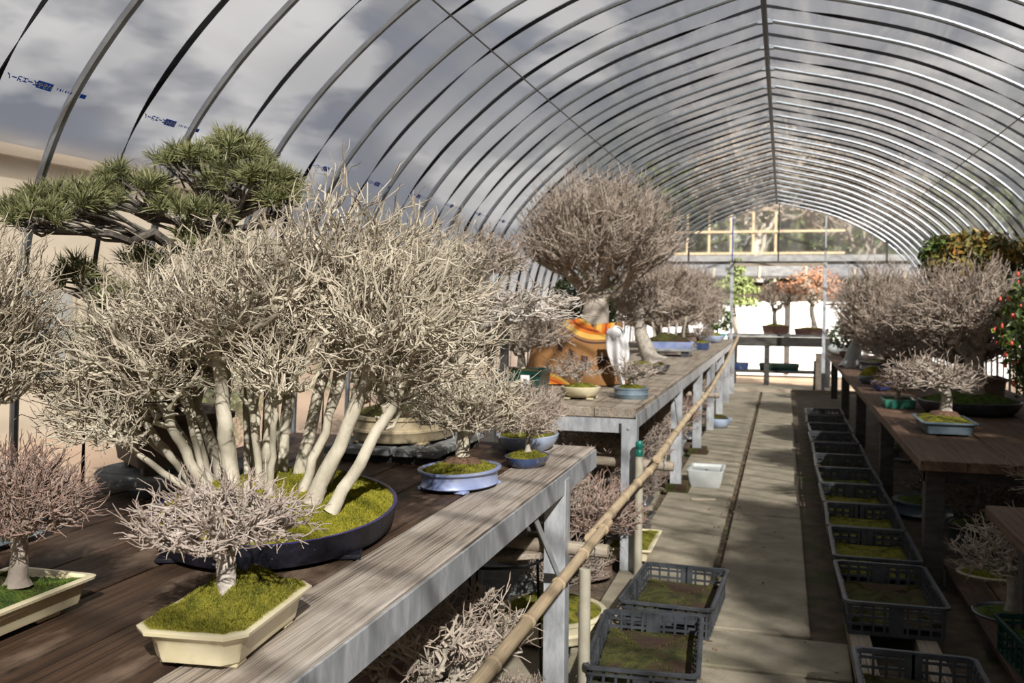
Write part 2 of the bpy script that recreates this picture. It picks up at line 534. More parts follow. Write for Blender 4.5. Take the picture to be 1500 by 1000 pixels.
# ------------------------------------------------------------------ pots
def outline(kind, hx, hy, n=48):
    a = np.arange(n) * 2 * PI / n
    if kind == 'oval':
        return np.stack([hx * np.cos(a), hy * np.sin(a)], 1)
    if kind == 'rect':
        r = min(hx, hy) * 0.16
    elif kind == 'chamfer':
        k = min(hx, hy) * 0.30
        c = [(hx, -hy + k), (hx, hy - k), (hx - k, hy), (-hx + k, hy), (-hx, hy - k), (-hx, -hy + k), (-hx + k, -hy), (hx - k, -hy)]
        P = []
        for i in range(8):
            p, q = np.array(c[i]), np.array(c[(i + 1) % 8])
            for t_ in np.linspace(0, 1, n // 8, endpoint=False):
                P.append(p + (q - p) * t_)
        return np.array(P)
    P = []
    for cx, cy, a0 in ((hx - r, hy - r, 0), (-hx + r, hy - r, PI / 2), (-hx + r, -hy + r, PI), (hx - r, -hy + r, 1.5 * PI)):
        for t_ in np.linspace(0, PI / 2, n // 4):
            P.append((cx + r * math.cos(a0 + t_), cy + r * math.sin(a0 + t_)))
    return np.array(P)

PROFILES = dict(   # (offset as a share of height, z as a share of height)
    flare=[(-.42, 0), (-.34, .0), (-.30, .12), (-.22, .55), (-.06, .80), (.10, .86), (.12, .96), (.02, 1.0), (-.14, .99), (-.20, .86)],
    lip=[(-.20, 0), (-.10, .0), (-.04, .06), (-.10, .14), (-.12, .70), (-.06, .80), (.10, .86), (.12, .97), (.04, 1.0), (-.14, .97), (-.20, .84)],
    plain=[(-.28, 0), (-.20, .0), (-.10, .30), (-.02, .75), (.02, .97), (-.04, 1.0), (-.14, .98), (-.2, .84)],
    bowl=[(-.75, 0), (-.62, .02), (-.30, .28), (-.05, .7), (.02, .96), (-.05, 1.0), (-.16, .97), (-.25, .84)],
    belt=[(-.22, 0), (-.10, .0), (-.02, .10), (.02, .34), (.07, .38), (.07, .46), (.02, .50), (.02, .80), (.10, .86), (.10, .97), (.02, 1.0), (-.14, .98), (-.2, .84)],
    deep=[(-.16, 0), (-.13, .0), (-.09, .3), (-.03, .84), (.03, .87), (.04, .98), (0, 1.0), (-.07, .98), (-.10, .88)],
)
def rot2(p, rz):
    c, s = math.cos(rz), math.sin(rz)
    return np.stack([p[..., 0] * c - p[..., 1] * s, p[..., 0] * s + p[..., 1] * c], -1)

def pot(parent, kind, hx, hy, h, material, rz=0.0, z0=0.0, prof='lip', feet=4, rim=None, n=48, foot_h=.012, c=(0, 0)):
    z0 = z0 + (foot_h if feet else 0)
    rings = []
    for off, z in PROFILES[prof]:
        p = rot2(outline(kind, hx + off * h, hy + off * h, n), rz) + np.array(c)
        rings.append(np.concatenate([p, np.full((len(p), 1), z0 + z * h)], 1))
    b = MB()
    if rim is None:
        b.loft(rings, True, True)
    else:
        k = len(rings) - 4
        b.loft(rings[:k + 1], True, False)
    po = b.build('pot', material, parent, smooth=True)
    if rim is not None:
        rb = MB()
        rb.loft(rings[k:], False, True)
        rb.build('rim', rim, po, smooth=True)
    if feet:
        for sx in (-1, 1):
            for sy in (-1, 1):
                f = MB()
                q = rot2(np.array([sx * hx * .58, sy * hy * .62]), rz) + np.array(c)
                f.box((q[0], q[1], z0 - foot_h / 2), (hx * .34, hy * .24, foot_h), rz=rz, b=.003)
                f.build('foot', material, po)
    return z0 + h

def moss(parent, kind, hx, hy, ztop, h, material, rz=0.0, fuzz=0, blade=.007, inset=.0, seed=1, name='moss', lump=.25, c=(0, 0), n=48, bw=.0016):
    rings = []
    g = np.random.default_rng(seed)
    base = outline(kind, hx - inset, hy - inset, n)
    S = [1.0, .985, .95, .88, .78, .66, .52, .37, .22, .08]
    for s in S:
        p = base * s
        z = ztop - .006 + h * (1 - s ** 2.4) * (1 + lump * fn(p, 2.2 / max(hx, .05), seed)) + .12 * h * fn(p, 9 / max(hx, .05), seed + 3) * (1 if s < .97 else 0)
        q = rot2(p, rz) + np.array(c)
        rings.append(np.concatenate([q, z[:, None]], 1))
    b = MB()
    b.loft(rings, False, True)
    if fuzz:
        V = np.concatenate(rings).reshape(len(S), n, 3)
        s_ = np.sqrt(g.uniform(0.0, 1, fuzz)) * (len(S) - 1.001)
        s_ = (1 - np.sqrt(g.uniform(0, 1, fuzz))) * (len(S) - 1.001)
        i0 = s_.astype(int)
        fr = (s_ - i0)[:, None]
        a = g.integers(0, n, fuzz)
        w = g.uniform(0, 1, fuzz)[:, None]
        P = (V[i0, a] * (1 - fr) + V[i0 + 1, a] * fr) * (1 - w) + (V[i0, (a + 1) % n] * (1 - fr) + V[i0 + 1, (a + 1) % n] * fr) * w
        L = blade * g.uniform(.5, 1.3, fuzz)[:, None]
        d = unit(np.stack([g.normal(0, .45, fuzz), g.normal(0, .45, fuzz), np.ones(fuzz)], 1))
        an = g.uniform(0, 2 * PI, fuzz)
        sd = np.stack([np.cos(an), np.sin(an), 0 * an], 1) * bw
        v = np.stack([P - sd, P + sd, P + d * L], 1).reshape(-1, 3)
        t = np.arange(fuzz * 3).reshape(-1, 3)
        tp = np.tile([0.05, 0.05, 1.0], fuzz) * np.repeat(g.uniform(.3, 1, fuzz), 3)
        b.add(v, None, t, tp)
    return b.build(name, material, parent, smooth=True, tips=True, kind='stuff')

# ------------------------------------------------------------------ branching
def hermite(P0, T0, P1, T1, K):
    t = np.linspace(0, 1, K)[None, :, None]
    P0, T0, P1, T1 = (x[:, None] for x in (P0, T0, P1, T1))
    return (2 * t ** 3 - 3 * t ** 2 + 1) * P0 + (t ** 3 - 2 * t ** 2 + t) * T0 + (-2 * t ** 3 + 3 * t ** 2) * P1 + (t ** 3 - t ** 2) * T1

def many_tubes(P, R, S):
    N, K = P.shape[:2]
    T = unit(np.gradient(P, axis=1))
    m = np.abs(T.mean(1))
    ref = np.zeros((N, 3))
    ref[np.arange(N), m.argmin(1)] = 1
    n1 = unit(np.cross(T, ref[:, None]))
    n2 = np.cross(T, n1)
    a = np.arange(S) * 2 * PI / S
    V = P[:, :, None] + R[:, :, None, None] * (n1[:, :, None] * np.cos(a)[None, None, :, None] + n2[:, :, None] * np.sin(a)[None, None, :, None])
    base = (np.arange(N) * K * S)[:, None, None]
    k = (np.arange(K - 1) * S)[None, :, None]
    i = np.arange(S)[None, None]
    j = (i + 1) % S
    q = np.stack([base + k + i, base + k + j, base + k + S + j, base + k + S + i], -1).reshape(-1, 4)
    return V.reshape(-1, 3), q

def grow(parent, base, fork, r0, c, r, n=(8, 50, 350, 1600), fr=(.34, .58, .80, 1.0), tw=2, tl=.03, rtip=.0012, crook=.06, up=.25, zmin=-.35,
         bark='bark_grey', seed=1, r1=None, mid=None, flare=1.35, spread=.5, limbs=True, shell=.10, expo=.46, tipb=1.0, fill=.55, lo=0, trunk_name='trunk', out=None, S0=10, att=.55):
    """trunk from base to fork, then four orders of branches reaching into the ellipsoid (c, r), then twigs"""
    g = np.random.default_rng(seed)
    base, fork, c, r = (np.asarray(x, float) for x in (base, fork, c, np.broadcast_to(r, (3,))))
    Ltr = np.linalg.norm(fork - base)
    T0 = np.array([0, 0, 1.0]) * Ltr if mid is None else (np.asarray(mid) - base) * 2.2
    T1 = unit(c - fork) * Ltr * .85 + np.array([0, 0, .15]) * Ltr
    K0 = 12
    P = hermite(base[None], T0[None], fork[None], T1[None], K0)[0]
    P[2:-1] += g.normal(0, crook * .07 * Ltr, (K0 - 3, 3))
    r1 = r0 * .7 if r1 is None else r1
    tt = np.linspace(0, 1, K0)
    R = r0 + (r1 - r0) * tt
    R[0] *= flare
    R[1] *= 1 + (flare - 1) * .35
    ttop = P[-1] + unit(P[-1] - P[-2]) * r1 * 1.2
    Pt = np.concatenate([P, ttop[None]])
    Rt_ = np.concatenate([R, [r1 * .35]])
    tb = MB()
    tb.tube(Pt, Rt_, S0)
    V = tb.v[0]
    nz = fn(V, 30 / max(r0, .01) * .02, seed)[:, None]
    cen = np.repeat(Pt, S0, 0)
    V[:len(cen)] = cen + (V[:len(cen)] - cen) * (1 + .10 * nz[:len(cen)])
    trunk = tb.build(trunk_name, bark, parent, smooth=True, tips=True)
    # directions
    def dirs(m):
        d = []
        while len(d) < m:
            q = unit(g.normal(size=(m * 3, 3)))
            d.extend(q[q[:, 2] > zmin])
        return np.array(d[:m])
    prevP = P[None]
    prevD = None
    levels = []
    D = [dirs(m) for m in n]
    for k in range(4):
        d = D[k]
        m = len(d)
        S = c + d * r * (1 + shell * fn(d, 3.0, seed + 7) + g.normal(0, shell * .35, m))[:, None]
        f = fr[k] * (g.uniform(.86, 1.1, m) if k < 3 else g.uniform(fill, 1.02, m) ** .6)
        pos = fork + f[:, None] * (S - fork)
        if k == 0:
            par = np.zeros(m, int)
            ki = np.clip((K0 - 1 - np.abs(g.normal(0, 1.6, m))).astype(int), int(K0 * att), K0 - 1)
            ki = np.where(d[:, 2] > .5, K0 - 1, ki)
        else:
            a = d @ prevD.T + g.normal(0, .02, (m, len(prevD)))
            par = a.argmax(1)
            KK = prevP.shape[1]
            ki = KK - 1 - (g.uniform(0, 1, m) < spread).astype(int) - (g.uniform(0, 1, m) < spread * .4).astype(int)
        PP = prevP[par]
        KK = PP.shape[1]
        P0 = PP[np.arange(m), ki]
        tang = unit(PP[np.arange(m), ki] - PP[np.arange(m), np.maximum(ki - 1, 0)])
        dv = pos - P0
        ln = np.linalg.norm(dv, axis=1, keepdims=True)
        T0 = (tang * .55 + unit(dv) * .6) * ln
        T1 = (unit(dv) + np.array([0, 0, up]) + g.normal(0, .26, (m, 3))) * ln
        K = (8, 6, 5, 5)[k]
        path = hermite(P0, T0, pos, T1, K)
        path[:, 1:-1] += g.normal(0, 1, (m, K - 2, 3)) * (crook * (.9, .8, .7, .6)[k] * ln)[:, None]
        levels.append([path, par, ki])
        prevP, prevD = path, d
    # twigs
    path = levels[3][0]
    m = len(path)
    tp = None
    if tw:
        par = np.repeat(np.arange(m), tw)
        M_ = len(par)
        ki = 4 - (g.uniform(0, 1, M_) < .5).astype(int) - (g.uniform(0, 1, M_) < .35).astype(int)
        P0 = path[par, ki]
        tg = unit(path[par, ki] - path[par, ki - 1])
        dr = unit(tg + g.normal(0, .42, (M_, 3)) + np.array([0, 0, up * .8]))
        ln = tl * g.uniform(.45, 1.25, M_)[:, None]
        p1 = P0 + dr * ln * .5 + g.normal(0, .05, (M_, 3)) * ln
        p2 = p1 + unit(dr + g.normal(0, .28, (M_, 3))) * ln * .5
        tp = np.stack([P0, p1, p2], 1)
    cnt = [None] * 4
    cnt[3] = np.ones(len(levels[3][0])) * max(tw, 1)
    for k in (2, 1, 0):
        cnt[k] = np.maximum(np.bincount(levels[k + 1][1], cnt[k + 1], len(levels[k][0])), 1)
    pr = None
    br = MB() if out is None else out
    for k in range(4):
        pth, par, ki = levels[k]
        K = pth.shape[1]
        rs = rtip * 1.15 * cnt[k] ** expo
        if k == 0:
            rs = np.minimum(rs, r1 * .72)
        else:
            rs = np.minimum(rs, pr[par, ki] * .92)
        rr = rs[:, None] * np.linspace(1, .66, K)[None]
        rr = np.maximum(rr, rtip * .8)
        pr = rr
        if k == 0 and limbs:
            for i in range(len(pth)):
                lb = MB()
                V, q = many_tubes(pth[i:i + 1], rr[i:i + 1], 8)
                lb.add(V, q)
                lb.build('limb', bark, parent, smooth=True, tips=True)
        else:
            V, q = many_tubes(pth, rr, (7, 5, 4, 3)[k])
            tpv = np.repeat((np.array([[0], [.05], [.15], [.45]][k]) * tipb) * np.ones(len(pth)), K * (7, 5, 4, 3)[k])
            br.add(V, q, None, tpv)
    if tp is not None:
        rr = np.repeat(np.array([[1.0, .9, .55]]) * rtip, len(tp), 0)
        V, q = many_tubes(tp, rr, 3)
        a = (np.tile(np.repeat([.45, .7, 1.0], 3), len(tp)) * np.repeat(g.uniform(.5, 1, len(tp)), 9)) * tipb
        br.add(V, q, None, a)
    if out is None:
        br.build('branches', bark, parent, smooth=True, tips=True, kind='stuff')
    return levels, tp

def leaf_cloud(b, c, r, n, size, seed=1, inner=.55, zmin=-.8, lumps=2.5, flat=0.6):
    """n small folded leaves filling the outer part of an ellipsoid"""
    g = np.random.default_rng(seed)
    d = unit(g.normal(size=(n * 2, 3)))
    d = d[d[:, 2] > zmin][:n]
    n = len(d)
    rad = g.uniform(inner, 1, n) ** .5 * (1 + .22 * fn(d, lumps, seed))
    P = np.asarray(c) + d * np.asarray(r) * rad[:, None]
    nrm = unit(d * flat + g.normal(0, .6, (n, 3)) + np.array([0, 0, .3]))
    ax = unit(np.cross(nrm, g.normal(size=(n, 3))))
    bx = np.cross(nrm, ax)
    s = size * g.uniform(.6, 1.25, n)[:, None]
    V = np.stack([P - ax * s, P + bx * s * .45 + nrm * s * .12, P + ax * s, P - bx * s * .45 + nrm * s * .12, P - ax * s * .05 - nrm * s * .05], 1)
    i = np.arange(n)[:, None] * 5
    t = np.concatenate([i + np.array([[0, 4, 1]]), i + np.array([[1, 4, 2]]), i + np.array([[2, 4, 3]]), i + np.array([[3, 4, 0]])])
    b.add(V.reshape(-1, 3), None, t, np.repeat(g.uniform(0, 1, n), 5))
    return P

# ------------------------------------------------------------------ greenhouse shell
RX, RZ = -0.14, 3.215
PL = [(0, 3.215), (-.22, 3.155), (-.46, 3.085), (-.88, 2.94), (-1.26, 2.745), (-1.56, 2.52), (-1.80, 2.29), (-1.97, 2.07), (-2.08, 1.83), (-2.15, 1.5), (-2.18, 1.1), (-2.2, 0)]
PRt = [(0, 3.215), (.22, 3.165), (.46, 3.11), (.88, 2.99), (1.26, 2.82), (1.56, 2.65), (1.84, 2.44), (2.06, 2.20), (2.22, 1.93), (2.32, 1.6), (2.38, 1.1), (2.4, 0)]
def smooth_profile(pts, per=6):
    pts = np.array(pts, float)
    d = np.concatenate([[0], np.cumsum(np.linalg.norm(np.diff(pts, axis=0), axis=1))])
    T = np.gradient(pts, d, axis=0)
    o = []
    for i in range(len(pts) - 1):
        h = d[i + 1] - d[i]
        for t in np.linspace(0, 1, per, endpoint=False):
            o.append((2 * t ** 3 - 3 * t ** 2 + 1) * pts[i] + (t ** 3 - 2 * t ** 2 + t) * h * T[i] + (-2 * t ** 3 + 3 * t ** 2) * pts[i + 1] + (t ** 3 - t ** 2) * h * T[i + 1])
    o.append(pts[-1])
    return np.array(o)
SL, SR = smooth_profile(PL, 5), smooth_profile(PRt, 5)
ARCH = np.concatenate([SL[::-1], SR[1:]])           # from left foot over the ridge to right foot
def arch_at(y, off=0.0):
    t = unit(np.gradient(ARCH, axis=0))
    nrm = np.stack([-t[:, 1], t[:, 0]], 1)
    nrm *= np.sign((nrm * (ARCH - np.array([0, 1.2]))).sum(1, keepdims=True))
    q = ARCH + nrm * off
    return np.stack([q[:, 0] + RX, np.full(len(q), y), q[:, 1]], 1)
Y0, Y1, HS = -3.55, 16.85, 0.60
HOOPS = [6.65 + HS * k for k in range(-16, 18)]
rings = []
ys = np.arange(Y0, Y1 + .01, HS / 4)
for i, y in enumerate(ys):
    ph = (y - 6.65) / HS
    sag = math.cos(2 * PI * ph)
    p = arch_at(y, 0.022 + 0.010 * sag)
    p += (fn(p * np.array([1, 1.6, 1]), 2.4, 4) * .006)[:, None] * np.array([0, 0, 1])
    rings.append(p)
b = MB()
b.loft(rings, False, False, close=False)
ceiling = b.build('ceiling', 'film', smooth=True)
ceiling['kind'] = 'structure'
hb = MB()
hb.tube(arch_at(0.0, 0.0), 0.0135, 8)
hoop_me = None
for y in HOOPS:
    if hoop_me is None:
        o = hb.build('hoop', 'hoop', ceiling, smooth=True)
        hoop_me = o.data
    else:
        o = link('hoop', hoop_me, None, ceiling)
    o.location = (0, y, 0)
# straps lying over the film, midway between the hoops, twisted ribbons
def strap_mesh(seed):
    g = np.random.default_rng(seed)
    p = arch_at(0.0, 0.004)
    n = len(p)
    t = unit(np.gradient(p, axis=0))
    nr = np.cross(t, np.array([0, 1.0, 0]))
    s = np.linspace(0, 1, n)
    tw = 1.45 * np.sin(s * PI * g.integers(5, 9) + g.uniform(0, 6))
    w = 0.010
    d = (np.cos(tw)[:, None] * np.array([0, 1.0, 0]) + np.sin(tw)[:, None] * nr) * w
    e = np.cross(t, unit(d)) * .0012
    b = MB()
    b.loft(np.stack([p - d - e, p + d - e, p + d + e, p - d + e], 1), True, True)
    return b
sm = [strap_mesh(s) for s in range(4)]
sme = [None] * 4
for i, y in enumerate(HOOPS[:-1]):
    k = i % 4
    if sme[k] is None:
        o = sm[k].build('strap', 'strap', ceiling)
        sme[k] = o.data
    else:
        o = link('strap', sme[k], None, ceiling)
    o.location = (0, y + HS * .5 + .02, 0)
b = MB()
b.tube([(RX, Y0, RZ - .022), (RX, 6, RZ - .024), (RX, Y1, RZ - .022)], 0.017, 8)
b.build('ridge_pipe', 'hoop_dark', ceiling, smooth=True)
for xx, zz in ((-1.26, 2.745), (1.52, 2.675)):
    b = MB()
    b.tube([(xx + RX, Y0, zz - .015), (xx + RX, 6, zz - .018), (xx + RX, Y1, zz - .015)], 0.0042, 6)
    b.build('purlin_wire', 'wire', ceiling, smooth=True)
# clamps at the ridge
cb = MB()
cb.box((RX, 0, RZ - .012), (.10, .026, .03), b=.006)
cme = None
for y in HOOPS:
    if cme is None:
        o = cb.build('ridge_clamp', 'hoop', ceiling)
        cme = o.data
    else:
        o = link('ridge_clamp', cme, None, ceiling)
    o.location = (0, y, 0)
# printed brand line on the film, mirrored as it is seen from inside
SLd = np.concatenate([[0], np.cumsum(np.linalg.norm(np.diff(SL, axis=0), axis=1))])
def on_left(y, s, off):
    """points on the left half of the film: y along the house, s = arc length down from the ridge"""
    x = np.interp(s, SLd, SL[:, 0])
    z = np.interp(s, SLd, SL[:, 1])
    x2 = np.interp(s + .01, SLd, SL[:, 0])
    z2 = np.interp(s + .01, SLd, SL[:, 1])
    t = unit(np.stack([x2 - x, z2 - z], -1))
    nx, nz = t[..., 1], -t[..., 0]
    return np.stack([x + RX - nx * off * -1, y, z - nz * off * -1], -1)
def text_mesh(s, size):
    cu = bpy.data.curves.new('t', 'FONT')
    cu.body = s
    cu.size = size
    cu.offset = size * .05
    cu.resolution_u = 2
    ob = bpy.data.objects.new('t', cu)
    COL.objects.link(ob)
    me = bpy.data.meshes.new_from_object(ob.evaluated_get(bpy.context.evaluated_depsgraph_get()))
    bpy.data.objects.remove(ob)
    bpy.data.curves.remove(cu)
    return me
def wrap_print(me, s0, material, off):
    co = np.empty(len(me.vertices) * 3)
    me.vertices.foreach_get('co', co)
    co = co.reshape(-1, 3)
    ph = 0.0
    p = on_left(co[:, 0], s0 + co[:, 1], off)
    p[:, 1] = co[:, 0]
    me.vertices.foreach_set('co', p.ravel())
    me.update()
    me.materials.clear()
    me.materials.append(MT[material])
    return me
try:
    word = wrap_print(text_mesh('ノービエース', .0195), 2.272, 'ink', -.006)
    word2 = wrap_print(text_mesh('みらい', .0185), 2.272, 'label', -.010)
    def patch(y0, y1, s0, s1):
        yy = np.linspace(y0, y1, 4)
        g0 = np.array([[(y, s, 0) for y in yy] for s in np.linspace(s0, s1, 3)]).reshape(-1, 3)
        return g0, [[r_ * 4 + c_, r_ * 4 + c_ + 1, (r_ + 1) * 4 + c_ + 1, (r_ + 1) * 4 + c_] for r_ in range(2) for c_ in range(3)]
    bb = MB()
    bb.add(*patch(.112, .172, -.005, .019))
    box_me = wrap_print(raw_mesh('b', bb.v[0], [bb.q[0]], False), 2.272, 'ink', -.007)
    bb = MB()
    for k, w_ in enumerate((.004, .006, .003, .006, .004, .005)):
        bb.add(*patch(.19 + k * .011, .19 + k * .011 + w_, .002, .010))
    bb.add(*patch(.285, .310, -.002, .012))
    marks_me = wrap_print(raw_mesh('b', np.concatenate(bb.v), [np.concatenate(bb.q)], False), 2.272, 'ink', -.007)
    for k in range(22):
        y = 2.18 + (k - 3) * .59
        o = link('film_print', word, None, ceiling)
        o.location = (0, y, 0)
        o2 = link('print_box', box_me, None, o)
        o3 = link('print_word', word2, None, o)
        o3.location = (0, .113, 0)
        link('print_marks', marks_me, None, o, kind='stuff')
except Exception as e:
    print('print skipped', e)

# ------------------------------------------------------------------ floor and path
b = MB()
b.box((0.05, 7.0, -0.06), (5.2, 21.5, .06))
floor = b.build('floor', 'earth')
floor['kind'] = 'structure'
def slab(x0, x1, y0, y1, rz=0.0):
    s = MB()
    s.box((0, 0, 0), (x1 - x0, y1 - y0, .06), b=.006)
    o = s.build('concrete_slab', 'concrete', floor)
    o.location = ((x0 + x1) / 2, (y0 + y1) / 2, -.028 + random.uniform(-.003, .003))
    o.rotation_euler = (0, 0, rz)
jr = [4.46, 6.93, 9.42, 12.4, 15.4, 17.0]
for a, c_ in zip(jr[:-1], jr[1:]):
    slab(-.315, .145, a + .012, c_ - .012)
jl = [4.46, 6.26, 9.15, 11.9, 14.6, 17.0]
for a, c_ in zip(jl[:-1], jl[1:]):
    slab(-.86, -.36, a + .012, c_ - .012)
slab(-.86, .30, 3.99, 4.42, -.02)
slab(-.86, .30, 1.6, 3.96, -.01)
slab(-.90, .9, 17.05, 18.4)
for (x0, x1, y0, y1) in ((-1.5, -.90, 3.2, 4.3), (-1.4, -.9, 6.4, 7.6), (-1.45, -.9, 1.9, 3.1)):
    slab(x0, x1, y0, y1, .03)

g = np.random.default_rng(8)
n_ = 900
px_ = np.where(g.uniform(size=n_) < .6, -.338 + g.normal(0, .03, n_), np.where(g.uniform(size=n_) < .5, -.88 + g.normal(0, .04, n_), g.uniform(-.8, .25, n_)))
py_ = g.uniform(3.2, 16, n_)
b = MB()
an = g.uniform(0, 2 * PI, n_)
ll = g.uniform(.006, .018, n_)
dx = np.stack([np.cos(an), np.sin(an), g.normal(0, .2, n_)], 1) * ll[:, None]
dy = np.stack([-np.sin(an), np.cos(an), g.normal(0, .2, n_)], 1) * ll[:, None] * .4
Pn = np.stack([px_, py_, np.full(n_, .008)], 1)
b.add(np.stack([Pn - dx, Pn - dy, Pn + dx, Pn + dy], 1).reshape(-1, 3), np.arange(n_ * 4).reshape(-1, 4))
o = b.build('leaf_litter', mat('dry leaf bits', (.12, .07, .035), (.30, .19, .09), 9, .8), kind='stuff')
o['label'] = 'dry brown leaf bits scattered along the joints of the path slabs'
o['category'] = 'litter'

# ------------------------------------------------------------------ end wall with its opening
EY = 16.83
b = MB()
def gable(zlo, x0, x1):
    pr = ARCH + np.array([RX, 0])
    m = (pr[:, 0] > x0) & (pr[:, 0] < x1) & (pr[:, 1] > zlo)
    top = pr[m]
    xs = np.concatenate([[x0], top[:, 0], [x1]])
    zs = np.interp(xs, pr[:, 0], pr[:, 1])
    return xs, zs
def pane(x0, x1, zlo, zhi=None):
    if zhi is None:
        xs, zs = gable(zlo, x0, x1)
    else:
        xs = np.linspace(x0, x1, 6)
        zs = np.full(6, zhi)
    nz_ = 7
    g_ = []
    for t in np.linspace(0, 1, nz_):
        z = zlo + (zs - zlo) * t
        p = np.stack([xs, np.full(len(xs), EY + .012), z], 1)
        p[:, 1] += .012 * fn(p, 7, 3)
        g_.append(p)
    m = MB()
    m.loft(g_, False, False, close=False)
    return m
wall_far = bpy.data.objects.new('wall_far', None)
bm_ = MB()
bm_.bar((-2.2, EY, 2.20), (2.2, EY, 2.195), .05, .05)
wall_far = bm_.build('wall_far', 'dark_timber')
wall_far['kind'] = 'structure'
b = MB(); b.bar((-.84, EY - .03, 2.165), (.66, EY - .03, 2.165), .03, .045); b.build('lintel_board', 'grey_timber', wall_far)
for xs in ((-2.05, -.87), (-.87, -.10), (-.10, .66), (.66, 2.0)):
    pane(xs[0], xs[1], 2.22).build('film_panel', 'film_end', wall_far, smooth=True)
for xs in ((-2.25, -.88), (.70, 2.22)):
    pane(xs[0], xs[1], 0.1, 2.17).build('film_panel', 'film', wall_far, smooth=True)
for x, zt, mm, w in ((-.86, 2.2, 'steel', .055), (.66, 2.2, 'steel', .055), (-.86, 2.97, 'cobalt', .022), (.66, 2.98, 'steel', .03), (-.10, 3.19, 'hoop_dark', .022), (-1.6, 2.56, 'dark_timber', .03), (1.62, 2.64, 'dark_timber', .03)):
    lo_ = 0 if zt < 2.3 else 2.2
    b = MB(); b.bar((x, EY, lo_), (x, EY, zt), w, w, up=(0, 1, 0)); b.build('post', mm, wall_far)
for x0, x1 in ((-2.2, -.86), (.66, 2.2)):
    b = MB(); b.bar((x0, EY, 1.5), (x1, EY, 1.5), .03, .03); b.build('side_rail', 'hoop_dark', wall_far)
    b = MB(); b.bar((x0, EY, 2.14), (x1, EY, 2.14), .03, .05); b.build('side_rail', 'steel', wall_far)
b = MB(); b.bar((-2.1, EY, .03), (2.2, EY, .03), .08, .06); b.build('sill', 'grey_timber', wall_far)
b = MB(); b.bar((.52, EY, .0), (.52, EY, .55), .03, .03, up=(0, 1, 0)); b.build('stub_post', 'black_metal', wall_far)

# ------------------------------------------------------------------ outdoors beyond the film
b = MB(); b.box((0, 8, -.14), (90, 90, .1)); g_o = b.build('ground_outside', 'ground_out'); g_o['kind'] = 'structure'
b = MB(); b.box((0, 21.6, .95), (9.0, .16, 2.0)); ww = b.build('wall_garden', 'plaster'); ww['kind'] = 'structure'
rf = MB()
rf.box((0, 21.3, 2.30), (9.4, .9, .07), M=np.array([[1, 0, 0], [0, math.cos(.55), -math.sin(.55)], [0, math.sin(.55), math.cos(.55)]]))
ro = rf.build('roof_boards', 'roof_wood', ww)
for k in range(10):
    x = -4.3 + k * .95
    b = MB(); b.box((x, 21.0, 2.16), (.05, .5, .06), M=np.array([[1, 0, 0], [0, math.cos(.55), -math.sin(.55)], [0, math.sin(.55), math.cos(.55)]])); b.build('rafter', 'grey_timber', ww)
for x in (-1.5, .1, 1.7):
    b = MB(); b.box((x, 21.5, 1.0), (.09, .06, 2.0)); b.build('wall_post', 'dark_timber', ww)
b = MB(); b.box((0, 21.47, 1.93), (9, .10, .08)); b.build('eave_beam', 'dark_timber', ww)
# cream house and hedge plants to the left, seen dimly through the film
hs = thing('house', 'long cream walled house seen blurred through the film on the left', 'building', (-9.5, 9.0, -.1))
b = MB(); b.box((0, 0, 1.55), (3.0, 11.0, 3.1)); b.build('wall', 'house', hs)
b = MB(); b.box((0, 0, 3.16), (3.3, 11.3, .12)); b.build('roof', 'grey_timber', hs)
for k in range(3):
    b = MB(); b.box((1.52, -3.6 + k * 3.4, 1.2), (.06, 1.1, 1.1)); w_ = b.build('window', 'grey_timber', hs)
    b = MB(); b.box((1.55, -3.6 + k * 3.4, 1.2), (.03, .95, .95)); b.build('pane', 'slate', w_)

leaf_dark = mat('dark evergreen leaves', (0.018, 0.035, 0.010), (0.04, 0.065, 0.018), 3, 0.5, tip=(0.09, 0.11, 0.03))
leaf_cam = mat('glossy camellia leaves', (0.014, 0.038, 0.008), (0.05, 0.10, 0.02), 8, 0.35, tip=(0.16, 0.22, 0.04))
leaf_or = mat('orange tinged leaves', (0.18, 0.15, 0.02), (0.52, 0.17, 0.03), 7, 0.5, tip=(0.24, 0.19, 0.04), c3=(0.03, 0.055, 0.01), s3=5, lo3=.42, hi3=.55)
leaf_red = mat('rust red leaves', (0.26, 0.08, 0.04), (0.42, 0.17, 0.08), 7, 0.6, tip=(0.5, 0.24, 0.12))
leaf_pine = mat('pale pine foliage', (0.11, 0.16, 0.05), (0.20, 0.26, 0.09), 5, 0.6, tip=(0.32, 0.36, 0.14))
leaf_yel = mat('yellow green leaves', (0.12, 0.17, 0.02), (0.28, 0.30, 0.04), 6, 0.5, tip=(0.4, 0.4, 0.06))

def outdoor_tree(name, label, x, y, h, r, n, size, m, seed, trunk_r=.12, group=None, zc=.58):
    t = thing(name, label, 'tree', (x, y, -.09), group)
    b = MB()
    b.tube([(0, 0, 0), (.05, .02, h * .3), (0, 0, h * .7)], [trunk_r, trunk_r * .7, trunk_r * .3], 8)
    b.build('trunk', 'bark_dark', t, smooth=True)
    f = MB()
    leaf_cloud(f, (0, 0, h * zc), (r, r, h * (1 - zc)), n, size, seed, inner=.10, lumps=3.0)
    f.build('foliage', m, t, tips=True, kind='stuff')
    return t
TREE_Y = [-8.6, -6.9, -5.2, -3.5, -1.8, -.1, 1.6, 3.4, 5.4, 7.6, 10.0]
for i, y in enumerate(TREE_Y):
    hh = [6.6, 6.3, 6.9, 6.4, 6.7, 6.1, 5.6, 5.4, 5.5, 5.6, 5.4][i]
    outdoor_tree('evergreen_tree', 'dark evergreen tree of the row outside the right film wall', 4.5 + .35 * math.sin(i * 2.3), y, hh, 1.15, 4200, .20, leaf_dark, 50 + i, group='evergreens outside the right wall', zc=.5)
